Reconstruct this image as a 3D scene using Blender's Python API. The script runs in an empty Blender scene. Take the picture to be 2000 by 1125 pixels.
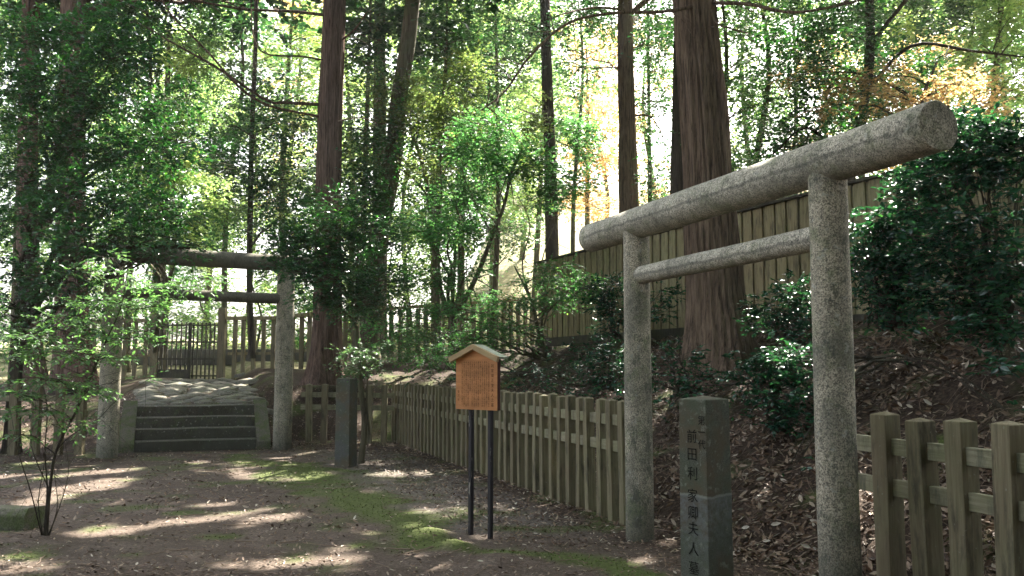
import bpy, math, random
import numpy as np
from mathutils import Vector, Matrix

SC = bpy.context.scene
COL = SC.collection
R = math.radians

# ------------------------------------------------------------------ camera, sky, sun, exposure
F_PX, EYE, PITCH = 1750.0, 1.55, math.atan(162.5 / 1750.0)
cam_d = bpy.data.cameras.new("camera")
cam_d.sensor_width = 36.0
cam_d.lens = F_PX / 2000.0 * 36.0
cam_d.clip_end = 3000.0
cam = bpy.data.objects.new("camera", cam_d)
cam.location = (0, 0, EYE)
cam.rotation_euler = (math.pi / 2 + PITCH, 0, 0)
COL.objects.link(cam)
SC.camera = cam

SUN_AZ, SUN_EL = R(24), R(47)          # azimuth measured clockwise from +Y
SUN = np.array([math.sin(SUN_AZ) * math.cos(SUN_EL), math.cos(SUN_AZ) * math.cos(SUN_EL), math.sin(SUN_EL)])
world = bpy.data.worlds.new("World")
SC.world = world
world.use_nodes = True
wn = world.node_tree
bg = wn.nodes["Background"]
sky = wn.nodes.new("ShaderNodeTexSky")
sky.sky_type = 'NISHITA'
sky.sun_disc = False
sky.sun_elevation = SUN_EL
sky.sun_rotation = SUN_AZ
sky.air_density = 1.0
sky.dust_density = 6.0
sky.ozone_density = .4
hs = wn.nodes.new("ShaderNodeHueSaturation")
hs.inputs["Saturation"].default_value = .45
wn.links.new(sky.outputs[0], hs.inputs["Color"])
wn.links.new(hs.outputs[0], bg.inputs[0])
bg.inputs[1].default_value = 0.115
sd = bpy.data.lights.new("sun", 'SUN')
sd.energy = 5.0
sd.angle = R(0.5)
sd.color = (1.0, 0.93, 0.82)
so = bpy.data.objects.new("sun", sd)
so.rotation_euler = Vector((-SUN[0], -SUN[1], -SUN[2])).to_track_quat('-Z', 'Y').to_euler()
so.location = (10, 20, 30)
COL.objects.link(so)
SC.view_settings.view_transform = 'Standard'
SC.view_settings.look = 'None'
SC.view_settings.exposure = 2.75
SC.view_settings.gamma = 1.0
cy = SC.cycles
cy.max_bounces = 7; cy.diffuse_bounces = 3; cy.glossy_bounces = 2; cy.transmission_bounces = 4
cy.transparent_max_bounces = 4; cy.caustics_reflective = False; cy.caustics_refractive = False
cy.sample_clamp_indirect = 6.0
cy.use_denoising = True
try:
    cy.denoiser = 'OPENIMAGEDENOISE'
    cy.denoising_prefilter = 'ACCURATE'
except Exception:
    pass

# ------------------------------------------------------------------ numeric helpers
def ray(px, py):
    u = (px - 1000) / F_PX; v = -(py - 562.5) / F_PX
    c, s = math.cos(PITCH), math.sin(PITCH)
    return np.array([u, c - s * v, s + c * v])
def at(px, py, Y):
    r = ray(px, py)
    return np.array([0, 0, EYE]) + r * (Y / r[1])
def hit0(px, py, z=0.0):
    r = ray(px, py)
    return np.array([0, 0, EYE]) + r * ((z - EYE) / r[2])

def _h(i, j, k, seed):
    n = (i * 374761393 + j * 668265263 + k * 2147483647 + seed * 1274126177) & 0xFFFFFFFF
    n = ((n ^ (n >> 13)) * 1274126177) & 0xFFFFFFFF
    n = ((n ^ (n >> 16)) * 2246822519) & 0xFFFFFFFF
    return ((n ^ (n >> 15)) & 0xFFFF) / 65535.0
def vnoise(P, seed=0):
    P = np.asarray(P, float)
    I = np.floor(P).astype(np.int64); Fr = P - I
    Fr = Fr * Fr * (3 - 2 * Fr)
    out = 0
    for a in (0, 1):
        wa = Fr[..., 0] if a else 1 - Fr[..., 0]
        for b in (0, 1):
            wb = Fr[..., 1] if b else 1 - Fr[..., 1]
            for c in (0, 1):
                wc = Fr[..., 2] if c else 1 - Fr[..., 2]
                out = out + wa * wb * wc * _h(I[..., 0] + a, I[..., 1] + b, I[..., 2] + c, seed)
    return out
def fbm(P, oct=4, seed=0):
    s = 0; amp = .5; P = np.asarray(P, float)
    for o in range(oct):
        s = s + amp * vnoise(P * (2 ** o), seed + o * 17); amp *= .5
    return s
def fbm2(X, Y, sc, oct=4, seed=0):
    return fbm(np.stack([X * sc, Y * sc, np.zeros_like(X) + seed * 3.7], -1), oct, seed)
def sstep(a, b, x):
    t = np.clip((x - a) / (b - a), 0, 1)
    return t * t * (3 - 2 * t)

# fence line running along the bank foot
FA = hit0(1219, 1025); FB = hit0(768, 861)
FU = (FB - FA)[:2]; FLEN = float(np.linalg.norm(FU)); FU = FU / FLEN
FN = np.array([FU[1], -FU[0]])
if FN[0] < 0: FN = -FN
SL, SR = hit0(262, 884)[:2], hit0(500, 877)[:2]
SW = float(np.linalg.norm(SR - SL)); SU = (SR - SL) / SW; SV = np.array([-SU[1], SU[0]]); SO = (SL + SR) / 2
ST_YAW = math.atan2(SU[1], SU[0])
def stair_uv(X, Y):
    return (X - SO[0]) * SU[0] + (Y - SO[1]) * SU[1], (X - SO[0]) * SV[0] + (Y - SO[1]) * SV[1]

def zbase(X, Y):
    X = np.asarray(X, float); Y = np.asarray(Y, float)
    d = (X - FA[0]) * FN[0] + (Y - FA[1]) * FN[1]
    bank = .5 * np.maximum(d - .35, 0)
    bank = 2.22 - np.maximum(2.22 - bank, 0)
    bank = np.where(bank < .12, bank * bank / .24 * 2 * .5 + 0 * bank + bank * .5, bank)
    su, sv = stair_uv(X, Y)
    mid = np.interp(sv, [.1, 1.0, 1.15, 9.0, 18, 42], [-.15, .68, .84, 1.29, 2.2, 2.6])
    mid = np.where(sv < .1, 0, mid)
    rgt = np.interp(Y, [20.2, 22.2, 24, 26.6, 36, 60], [0, 1.15, 1.5, 1.6, 2.35, 2.8])
    lft = np.interp(Y, [18, 20.5, 24, 26.6, 36, 60], [0, .72, 1.08, 1.25, 2.1, 2.4])
    wr = sstep(SW / 2 + .1, SW / 2 + .7, su); wl = sstep(SW / 2 + .1, SW / 2 + .7, -su)
    wm = 1 - np.maximum(wr, wl)
    ter = mid * wm + rgt * wr + lft * wl
    hill = .33 * np.clip(Y - 40, 0, 42) * sstep(-8, 1, X) + .04 * np.clip(Y - 40, 0, 80)
    z = np.maximum(bank, ter)
    k = .25
    hh = np.clip(.5 + .5 * (bank - ter) / k, 0, 1)
    z = ter * (1 - hh) + bank * hh + k * hh * (1 - hh) * (np.minimum(bank, ter) > .05)
    return z + hill

# moss zone centre line (world points on the ground)
MOSS = [hit0(*p)[:2] for p in [(470, 893), (560, 912), (640, 950), (720, 990), (800, 1035), (860, 1062), (930, 1078), (1040, 1086), (1150, 1092), (1260, 1130)]]
MW = [.45, .8, .85, .75, .5, .35, .35, .42, .35, .25]
def mossw(X, Y):
    out = np.zeros_like(X)
    for i in range(len(MOSS) - 1):
        a, b = MOSS[i], MOSS[i + 1]
        ab = b - a
        t = np.clip(((X - a[0]) * ab[0] + (Y - a[1]) * ab[1]) / (ab @ ab), 0, 1)
        dx = X - a[0] - t * ab[0]; dy = Y - a[1] - t * ab[1]
        w = MW[i] + (MW[i + 1] - MW[i]) * t
        out = np.maximum(out, 1 - np.sqrt(dx * dx + dy * dy) / w)
    return out
MOUND = [(hit0(838, 1050)[:2], .34, .10), (hit0(885, 1068)[:2], .22, .07), (hit0(980, 1098)[:2], .4, .06), (hit0(700, 965)[:2], .7, .07), (hit0(600, 925)[:2], .8, .06)]
def zf(X, Y):
    X = np.asarray(X, float); Y = np.asarray(Y, float)
    z = zbase(X, Y)
    d = (X - FA[0]) * FN[0] + (Y - FA[1]) * FN[1]
    rough = .02 + .10 * sstep(.3, 1.2, d) * (1 - sstep(4.5, 5.5, d)) + .12 * sstep(20, 23, Y)
    su, sv = stair_uv(X, Y)
    rough = np.where((np.abs(su) < SW / 2 + .2) & (sv > -.3) & (Y < 27), .02, rough)
    z = z + (fbm2(X, Y, 1.3, 4, 3) - .47) * rough * 2.2
    for c, r, h in MOUND:
        z = z + h * np.exp(-((X - c[0]) ** 2 + (Y - c[1]) ** 2) / (r * r * .5))
    return z
def zg(x, y):
    return float(zf(np.array([x]), np.array([y]))[0])
def hit(px, py):
    r = ray(px, py); o = np.array([0, 0, EYE])
    T = np.linspace(3, 70, 1500)
    P = o[None] + r[None] * (T / r[1])[:, None]
    below = P[:, 2] < zbase(P[:, 0], P[:, 1])
    i = int(np.argmax(below)) if below.any() else len(T) - 1
    return P[i]

# sun patches: openings in the tree canopy (centre on the ground, radius)
OPEN = []
def opening(px, py, rpx, Y=None):
    p = hit(px, py) if Y is None else at(px, py, Y)
    OPEN.append((p, rpx * p[1] / F_PX + .055))
for a in [(150, 955, 70), (95, 972, 45), (205, 942, 40), (130, 925, 30), (60, 985, 35), (170, 1040, 40), (235, 1036, 40), (320, 1022, 34), (400, 1014, 40),
          (460, 1005, 26), (540, 1010, 30), (500, 1014, 22), (120, 905, 24), (60, 905, 24), (440, 1110, 26), (520, 1104, 34), (590, 1098, 38), (660, 1096, 36), (838, 1050, 30), (882, 1068, 20), (800, 1028, 10),
          (950, 1108, 30), (1005, 1098, 32), (720, 742, 18), (760, 732, 22), (800, 730, 18), (780, 742, 20), (1055, 990, 11), (1065, 1005, 8), (1170, 1040, 9),
          (380, 770, 22), (315, 778, 20), (430, 762, 18), (350, 752, 22), (470, 755, 18), (590, 885, 14), (545, 895, 14), (20, 855, 40), (100, 852, 40), (160, 850, 20),
          (1860, 745, 14), (1885, 770, 10), (1740, 750, 9), (1760, 715, 9), (1480, 990, 12), (1070, 1075, 12), (1300, 1060, 10), (1520, 930, 9), (700, 830, 10), (360, 905, 14), (330, 985, 9), (220, 985, 9)]:
    opening(*a)
for a in [(430, 498, 75, 17.2), (1740, 400, 100, 10.5), (1800, 340, 70, 10.6), (1710, 500, 60, 10.4), (1770, 470, 60, 10.4), (1900, 300, 80, 9.8), (1960, 400, 70, 9.4), (1850, 440, 60, 9.6), (1950, 560, 50, 9), (1860, 540, 50, 9.4), (1540, 720, 40, 10), (360, 495, 60, 17), (500, 500, 50, 17.4), (560, 600, 30, 17.7), (1190, 555, 32, 18.5), (1560, 590, 36, 12.4), (1330, 700, 30, 12.6), (1480, 640, 26, 13), (1300, 590, 16, 17),
          (1230, 690, 26, 13.5), (1510, 720, 24, 10), (1690, 230, 30, 7.0), (1480, 340, 28, 6.4), (1200, 430, 26, 8.6), (60, 660, 90, 8.3), (220, 610, 90, 8.8), (100, 740, 80, 8.2), (220, 330, 90, 14.8), (330, 220, 70, 15), (100, 440, 70, 15), (320, 400, 60, 14.6), (60, 200, 50, 15.2), (950, 290, 100, 20), (1080, 290, 80, 20.3), (880, 400, 60, 20), (960, 170, 90, 23), (840, 250, 70, 23), (1100, 570, 30, 18.5), (960, 610, 40, 18.6), (870, 690, 50, 17.2), (600, 480, 50, 14.4), (680, 540, 30, 14.3), (350, 300, 60, 19.6), (400, 200, 60, 20.4), (340, 440, 50, 19), (1680, 130, 60, 19), (1850, 180, 70, 17), (1640, 220, 50, 18.5), (1940, 330, 40, 9.6), (380, 560, 50, 9.4), (1990, 700, 20, 8.2), (1900, 480, 22, 9)]:
    opening(*a)
_rg = np.random.default_rng(12)
for _ in range(210):                      # small chance gaps between leaves
    y_ = 6 + 16 * _rg.random(); x_ = _rg.uniform(-.62, .62) * y_
    OPEN.append((np.array([x_, y_, float(zbase(x_, y_))]), _rg.uniform(.05, .15)))
_RX0, _RY0, _RS = -30.0, -35.0, .05
def _raster(mg):
    G = np.full((1300, 2100), np.inf)
    es = math.sin(SUN_EL); az = np.array([math.sin(SUN_AZ), math.cos(SUN_AZ)])
    for c, r in OPEN:
        r = r + mg
        q = c[:2] - SUN[:2] * (c[2] / SUN[2])
        R_ = r / es
        i0 = int((q[0] - R_ - _RX0) / _RS); i1 = int((q[0] + R_ - _RX0) / _RS) + 2
        j0 = int((q[1] - R_ - _RY0) / _RS); j1 = int((q[1] + R_ - _RY0) / _RS) + 2
        xx = _RX0 + np.arange(i0, i1) * _RS - q[0]; yy = _RY0 + np.arange(j0, j1) * _RS - q[1]
        XX, YY = np.meshgrid(xx, yy, indexing='ij')
        al = XX * az[0] + YY * az[1]; pe = XX * az[1] - YY * az[0]
        m_ = (al * es) ** 2 + pe ** 2 < r * r
        sub = G[i0:i1, j0:j1]; sub[m_] = np.minimum(sub[m_], c[2] + 1.8 * SUN[2])
    return G
_RAS = {0: _raster(0.0), 1: _raster(.06)}
def lit_mask(P, mg=0.0):
    q = P[:, :2] - SUN[:2] * (P[:, 2:3] / SUN[2])
    i = np.clip(((q[:, 0] - _RX0) / _RS).astype(int), 0, 1299); j = np.clip(((q[:, 1] - _RY0) / _RS).astype(int), 0, 2099)
    return P[:, 2] <= _RAS[1 if mg > .02 else 0][i, j]

# ------------------------------------------------------------------ object helpers
def tag(o, label=None, cat=None, group=None, kind=None):
    if label: o["label"] = label
    if cat: o["category"] = cat
    if group: o["group"] = group
    if kind: o["kind"] = kind
    return o
def empty(name, loc, rz=0.0, label=None, cat=None, group=None):
    if name == 'bush': cat = 'bush'
    o = bpy.data.objects.new(name, None)
    o.location = tuple(float(v) for v in loc); o.rotation_euler = (0, 0, rz)
    o.empty_display_size = .2
    COL.objects.link(o)
    return tag(o, label, cat, group)

class MB:
    def __init__(s):
        s.v = []; s.f = []; s.n = 0; s.r = []; s.mi = []
    def add(s, V, Fc, rnd=None, mi=0):
        V = np.asarray(V, float).reshape(-1, 3)
        Fc = np.asarray(Fc, np.int64)
        if len(Fc) == 0: return s
        s.v.append(V); s.f.append(Fc + s.n); s.n += len(V)
        s.r.append(np.zeros(len(Fc)) if rnd is None else np.broadcast_to(np.asarray(rnd, float), (len(Fc),)).copy())
        s.mi.append(np.full(len(Fc), mi, np.int32))
        return s
    def box(s, lo, hi, mi=0, top=None):
        x0, y0, z0 = lo; x1, y1, z1 = hi
        V = [(x0, y0, z0), (x1, y0, z0), (x1, y1, z0), (x0, y1, z0), (x0, y0, z1), (x1, y0, z1), (x1, y1, z1), (x0, y1, z1)]
        return s.add(V, [(0, 3, 2, 1), (4, 5, 6, 7), (0, 1, 5, 4), (1, 2, 6, 5), (2, 3, 7, 6), (3, 0, 4, 7)], mi=mi)
    def tubes(s, paths, radii, sides=6, rnd=0.0, mi=0, cap=True):
        for P, Rr in zip(paths, radii):
            P = np.asarray(P, float); n = len(P)
            T = np.gradient(P, axis=0); T /= np.linalg.norm(T, axis=1)[:, None] + 1e-9
            ref = np.array([0, 0, 1.0]) if abs(T[0, 2]) < .8 else np.array([1.0, 0, 0])
            A = np.cross(T, ref); A /= np.linalg.norm(A, axis=1)[:, None] + 1e-9
            B = np.cross(T, A)
            th = np.linspace(0, 2 * np.pi, sides, endpoint=False)
            Rr = np.broadcast_to(np.asarray(Rr, float), (n,))
            V = P[:, None] + Rr[:, None, None] * (np.cos(th)[None, :, None] * A[:, None] + np.sin(th)[None, :, None] * B[:, None])
            i = np.arange(n - 1)[:, None] * sides; j = np.arange(sides)[None]; j2 = (j + 1) % sides
            Q = np.stack([i + j, i + j2, i + sides + j2, i + sides + j], -1).reshape(-1, 4)
            s.add(V.reshape(-1, 3), Q, rnd, mi)
            if cap and sides > 5:
                c = np.vstack([V[-1], P[-1:]]); k = np.arange(sides)
                s.add(c, np.stack([k, (k + 1) % sides, np.full(sides, sides)], -1), rnd, mi)
        return s
    def build(s, name, mats, parent=None, smooth=False, attr=False, loc=None):
        me = bpy.data.meshes.new(name)
        V = np.concatenate(s.v) if s.v else np.zeros((0, 3))
        if loc is not None: V = V - np.asarray(loc)
        me.vertices.add(len(V)); me.vertices.foreach_set("co", V.astype(np.float32).ravel())
        lv = np.concatenate([f.ravel() for f in s.f]); lt = np.concatenate([np.full(len(f), f.shape[1]) for f in s.f])
        me.loops.add(len(lv)); me.loops.foreach_set("vertex_index", lv.astype(np.int32))
        me.polygons.add(len(lt))
        ls = np.concatenate([[0], np.cumsum(lt)[:-1]])
        me.polygons.foreach_set("loop_start", ls.astype(np.int32))
        me.polygons.foreach_set("loop_total", lt.astype(np.int32))
        me.polygons.foreach_set("material_index", np.concatenate(s.mi))
        me.polygons.foreach_set("use_smooth", np.full(len(lt), bool(smooth)))
        if attr:
            a = me.attributes.new("rnd", 'FLOAT', 'FACE'); a.data.foreach_set("value", np.concatenate(s.r).astype(np.float32))
        me.update(calc_edges=True)
        for m in (mats if isinstance(mats, (list, tuple)) else [mats]): me.materials.append(m)
        o = bpy.data.objects.new(name, me)
        COL.objects.link(o)
        if loc is not None: o.location = tuple(float(v) for v in loc)
        if parent is not None:
            o.parent = parent
        return o

def bevel(o, w=.006, seg=2, ang=30):
    m = o.modifiers.new("bevel", 'BEVEL'); m.width = w; m.segments = seg; m.limit_method = 'ANGLE'; m.angle_limit = R(ang)
    return o

# ------------------------------------------------------------------ materials
class NT:
    def __init__(s, name):
        s.m = bpy.data.materials.new(name); s.m.use_nodes = True
        s.t = s.m.node_tree; s.t.nodes.clear()
        s.out = s.t.nodes.new("ShaderNodeOutputMaterial")
    def n(s, typ, ins=None, **kw):
        nd = s.t.nodes.new("ShaderNode" + typ)
        for k, v in kw.items(): setattr(nd, k, v)
        for k, v in (ins or {}).items():
            i = nd.inputs[k]
            if hasattr(v, "links") or isinstance(v, bpy.types.NodeSocket): s.t.links.new(v, i)
            else: i.default_value = v
        return nd
    def coord(s, scale=(1, 1, 1), out="Object"):
        c = s.n("TexCoord").outputs[out]
        return s.n("Mapping", {0: c, 3: scale}).outputs[0]
    def noise(s, vec, scale, detail=4, rough=.55, dist=0.0):
        return s.n("TexNoise", {"Vector": vec, "Scale": scale, "Detail": detail, "Roughness": rough, "Distortion": dist}).outputs[0]
    def ramp(s, fac, stops, interp='LINEAR'):
        r = s.n("ValToRGB", {0: fac}); cr = r.color_ramp; cr.interpolation = interp
        while len(cr.elements) > 1: cr.elements.remove(cr.elements[-1])
        cr.elements[0].position = stops[0][0]; cr.elements[0].color = c4(stops[0][1])
        for p, c in stops[1:]:
            e = cr.elements.new(p); e.color = c4(c)
        return r.outputs[0]
    def mix(s, f, a, b, mode='MIX'):
        m = s.n("Mix", data_type='RGBA', blend_type=mode)
        for i, v in ((0, f), (6, a), (7, b)):
            if isinstance(v, bpy.types.NodeSocket): s.t.links.new(v, m.inputs[i])
            else: m.inputs[i].default_value = c4(v) if i else v
        return m.outputs[2]
    def math(s, op, a, b=0.0):
        m = s.n("Math", operation=op)
        for i, v in ((0, a), (1, b)):
            if isinstance(v, bpy.types.NodeSocket): s.t.links.new(v, m.inputs[i])
            else: m.inputs[i].default_value = v
        return m.outputs[0]
    def bump(s, h, strength=.5, dist=.01, normal=None):
        b = s.n("Bump", {"Height": h, "Strength": strength, "Distance": dist})
        if normal is not None: s.t.links.new(normal, b.inputs["Normal"])
        return b.outputs[0]
    def princ(s, col, rough=.8, spec=.3, normal=None, finish=True):
        p = s.n("BsdfPrincipled")
        for k, v in (("Base Color", col), ("Roughness", rough), ("Specular IOR Level", spec)):
            if isinstance(v, bpy.types.NodeSocket): s.t.links.new(v, p.inputs[k])
            else: p.inputs[k].default_value = c4(v) if k == "Base Color" else v
        if normal is not None: s.t.links.new(normal, p.inputs["Normal"])
        if finish: s.t.links.new(p.outputs[0], s.out.inputs[0])
        return p
def c4(c):
    if isinstance(c, (int, float)): return (c, c, c, 1)
    return tuple(c) + (1,) if len(c) == 3 else tuple(c)

def granite(name, base=(.34, .33, .28), stain=.55, line=False, zmoss=0.0):
    n = NT(name)
    co = n.coord(); inf = n.n("ObjectInfo").outputs["Random"]
    off = n.n("VectorMath", {0: co, 1: n.n("CombineXYZ", {0: n.math('MULTIPLY', inf, 9.0), 1: 0.0, 2: 0.0}).outputs[0]}, operation='ADD').outputs[0]
    sp = n.noise(off, 95, 3, .7)
    c = n.ramp(sp, [(.40, tuple(v * .38 for v in base)), (.5, base), (.60, tuple(min(1, v * 1.5) for v in base))])
    big = n.noise(off, 2.3, 6, .68, .2)
    c = n.mix(n.ramp(big, [(.42, 0), (.62, stain)]), c, (.10, .105, .085))
    st = n.noise(n.n("Mapping", {0: off, 3: (9, 9, 1.2)}).outputs[0], 1, 5, .6)
    c = n.mix(n.ramp(st, [(.52, 0), (.68, .45)]), c, (.13, .125, .10))
    gr = n.noise(off, 5.5, 5, .7)
    c = n.mix(n.ramp(gr, [(.52, 0), (.66, .5)]), c, (.13, .17, .075))
    wh = n.noise(off, 15, 4, .6)
    c = n.mix(n.ramp(wh, [(.62, 0), (.67, .6)]), c, (.42, .42, .37))
    bl = n.noise(n.n("Mapping", {0: off, 3: (1, 1, .55)}).outputs[0], 8, 7, .78, .15)
    c = n.mix(n.ramp(bl, [(.54, 0), (.61, .45 if line else .75)]), c, (.085, .09, .07))
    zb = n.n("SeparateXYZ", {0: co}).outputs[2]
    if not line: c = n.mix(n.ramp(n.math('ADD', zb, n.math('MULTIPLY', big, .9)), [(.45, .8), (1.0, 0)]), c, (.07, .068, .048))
    fk = n.noise(off, 38, 4, .75)
    c = n.mix(n.ramp(fk, [(.54, 0), (.62, .7)]), c, (.07, .075, .065))
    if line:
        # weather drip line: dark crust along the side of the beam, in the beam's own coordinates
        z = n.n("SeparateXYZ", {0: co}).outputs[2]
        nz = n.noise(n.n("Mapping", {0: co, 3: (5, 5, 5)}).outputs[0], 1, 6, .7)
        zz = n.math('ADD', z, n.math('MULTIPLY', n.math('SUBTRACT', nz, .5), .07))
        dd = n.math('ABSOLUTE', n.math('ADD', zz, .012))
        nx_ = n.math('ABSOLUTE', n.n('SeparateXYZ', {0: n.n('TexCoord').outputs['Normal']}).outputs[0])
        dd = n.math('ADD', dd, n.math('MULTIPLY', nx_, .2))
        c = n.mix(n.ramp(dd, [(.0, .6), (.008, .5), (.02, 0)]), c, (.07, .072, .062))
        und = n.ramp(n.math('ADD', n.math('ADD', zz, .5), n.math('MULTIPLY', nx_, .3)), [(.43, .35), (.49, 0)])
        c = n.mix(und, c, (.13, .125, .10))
    b = n.bump(sp, .5, .004); b = n.bump(fk, .3, .006, b)
    n.princ(c, .88, .25, b)
    return n.m

def old_wood(name, cols, algae=(.16, .18, .07), alg=.6, dark=(.05, .045, .035), grain=(14, 14, .7)):
    n = NT(name)
    co = n.coord(); inf = n.n("ObjectInfo").outputs["Random"]
    off = n.n("VectorMath", {0: co, 1: n.n("CombineXYZ", {0: n.math('MULTIPLY', inf, 31.0), 1: 0.0, 2: n.math('MULTIPLY', inf, 7.0)}).outputs[0]}, operation='ADD').outputs[0]
    g = n.noise(n.n("Mapping", {0: off, 3: grain}).outputs[0], 3, 6, .65, .3)
    c = n.ramp(g, [(.3, tuple(v * .55 for v in cols[0])), (.5, cols[0]), (.7, cols[1])])
    c = n.mix(n.math('MULTIPLY', n.math('FRACT', n.math('MULTIPLY', inf, 13.7)), .65), c, cols[2])
    a = n.noise(off, 3.4, 5, .6)
    c = n.mix(n.ramp(a, [(.4, 0), (.62, alg)]), c, algae)
    d = n.noise(n.n("Mapping", {0: off, 3: (7, 7, 1.6)}).outputs[0], 1.4, 5, .7)
    c = n.mix(n.ramp(d, [(.5, 0), (.68, .8)]), c, dark)
    w = n.noise(off, 26, 3, .6)
    c = n.mix(n.ramp(w, [(.66, 0), (.75, .45)]), c, (.34, .35, .28))
    n.princ(c, .85, .2, n.bump(g, .6, .006))
    return n.m

def bark(name, a, b, dk, sc=6.0, green=0.0, bdist=.05):
    n = NT(name)
    co = n.coord()
    fib = n.noise(n.n("Mapping", {0: co, 3: (sc, sc, sc * .075)}).outputs[0], 2.2, 8, .72, .5)
    fin = n.noise(n.n("Mapping", {0: co, 3: (sc * 6, sc * 6, sc * .5)}).outputs[0], 2.2, 5, .7)
    c = n.ramp(fib, [(.38, dk), (.46, a), (.58, b), (.72, tuple(v * 1.25 for v in b))])
    c = n.mix(.3, c, n.ramp(fin, [(.3, dk), (.7, b)]))
    if green:
        g = n.noise(co, 1.7, 5, .65)
        c = n.mix(n.ramp(g, [(.45, 0), (.6, green)]), c, (.12, .14, .07))
    nb = n.bump(fib, .9, bdist); nb = n.bump(fin, .5, .012, nb)
    n.princ(c, .9, .15, nb)
    return n.m

def leafmat(name, stops, trans, tfac=.4, rough=.4, spec=.5, hue=None):
    n = NT(name)
    r = n.n("Attribute", attribute_name="rnd").outputs["Fac"]
    c = n.ramp(r, stops)
    nz = n.noise(n.coord(out="Object"), .7, 3, .6)
    cl = n.ramp(nz, [(.35, .65), (.65, 1.3)])
    c = n.mix(1.0, c, cl, 'MULTIPLY')
    if hue:
        c = n.mix(n.ramp(nz, [(.48, 0), (.62, hue[1])]), c, hue[0])
    p = n.princ(c, rough, spec, None, False)
    tc = n.mix(1.0, c, trans, 'MULTIPLY')
    tr = n.n("BsdfTranslucent", {0: tc}).outputs[0]
    mx = n.n("MixShader", {0: tfac, 1: p.outputs[0], 2: tr})
    n.t.links.new(mx.outputs[0], n.out.inputs[0])
    return n.m

M = {}
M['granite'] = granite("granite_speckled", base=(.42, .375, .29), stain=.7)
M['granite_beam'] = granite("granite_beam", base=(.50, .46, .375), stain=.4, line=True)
M['granite_far'] = granite("granite_tan", base=(.40, .36, .28), stain=.4)
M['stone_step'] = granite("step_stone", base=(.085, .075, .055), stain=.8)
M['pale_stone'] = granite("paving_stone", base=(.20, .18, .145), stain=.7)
M['wood_fence'] = old_wood("weathered_fence_wood", [(.205, .176, .108), (.325, .285, .185), (.135, .105, .07)], algae=(.16, .16, .085), alg=.4)
M['wood_rail'] = old_wood("weathered_rail_wood", [(.24, .23, .15), (.36, .34, .24), (.22, .19, .13)], grain=(1.2, 14, 14), alg=.35, dark=(.07, .07, .05))
M['wood_board'] = old_wood("tall_fence_boards", [(.29, .255, .14), (.42, .375, .22), (.23, .175, .10)], algae=(.20, .195, .10), alg=.3)
M['wood_dark'] = old_wood("dark_stained_timber", [(.055, .05, .04), (.10, .09, .07), (.04, .035, .03)], alg=.2)
M['cedar'] = bark("cedar_bark", (.115, .08, .056), (.25, .178, .125), (.018, .012, .009), 11)
M['cedar_red'] = bark("cedar_bark_red", (.10, .064, .048), (.185, .125, .095), (.015, .009, .007), 10, bdist=.04)
M['bark'] = bark("grey_bark", (.09, .075, .05), (.17, .15, .10), (.03, .025, .018), 9, .5)
M['bark_dark'] = bark("dark_bark", (.045, .035, .028), (.09, .075, .055), (.018, .014, .011), 9, .2)
M['twig'] = bark("twig_bark", (.07, .055, .04), (.12, .10, .07), (.03, .02, .016), 20)

M['lf_dark'] = leafmat("evergreen_leaf", [(0, (.018, .05, .028)), (.5, (.03, .085, .04)), (.85, (.05, .13, .045)), (1, (.12, .22, .06))], (1.6, 2.6, .8), .3, .32, .6)
M['lf_blue'] = leafmat("glossy_shrub_leaf", [(0, (.016, .048, .036)), (.5, (.03, .082, .056)), (.9, (.05, .125, .07)), (1, (.10, .22, .09))], (1.5, 2.6, 1.0), .25, .25, .8)
M['lf_maple'] = leafmat("maple_leaf", [(0, (.045, .115, .05)), (.5, (.075, .185, .068)), (.9, (.12, .265, .08)), (1, (.28, .36, .10))], (1.7, 2.0, 1.3), .5, .5, .3)
M['lf_fresh'] = leafmat("fresh_leaf", [(0, (.06, .13, .055)), (.6, (.11, .22, .08)), (1, (.20, .34, .12))], (1.6, 1.8, 1.1), .42, .45, .4)
M['lf_olive'] = leafmat("olive_maple_leaf", [(0, (.08, .12, .05)), (.5, (.14, .19, .07)), (1, (.26, .26, .10))], (1.6, 1.8, 1.1), .45, .5, .3)
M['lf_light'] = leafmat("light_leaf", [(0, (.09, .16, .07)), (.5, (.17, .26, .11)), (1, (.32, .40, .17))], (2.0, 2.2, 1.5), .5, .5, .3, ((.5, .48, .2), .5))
M['lf_gold'] = leafmat("autumn_leaf", [(0, (.38, .24, .11)), (.5, (.56, .42, .21)), (1, (.70, .60, .36))], (1.6, 1.5, 1.25), .5, .5, .3)
M['lf_mid'] = leafmat("mid_green_leaf", [(0, (.035, .085, .04)), (.5, (.07, .135, .065)), (1, (.15, .22, .10))], (1.9, 2.2, 1.4), .42, .42, .4)
M['lf_con'] = leafmat("conifer_foliage", [(0, (.02, .05, .03)), (.5, (.035, .085, .045)), (1, (.08, .14, .06))], (1.5, 2.2, 1.0), .25, .5, .3)

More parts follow.
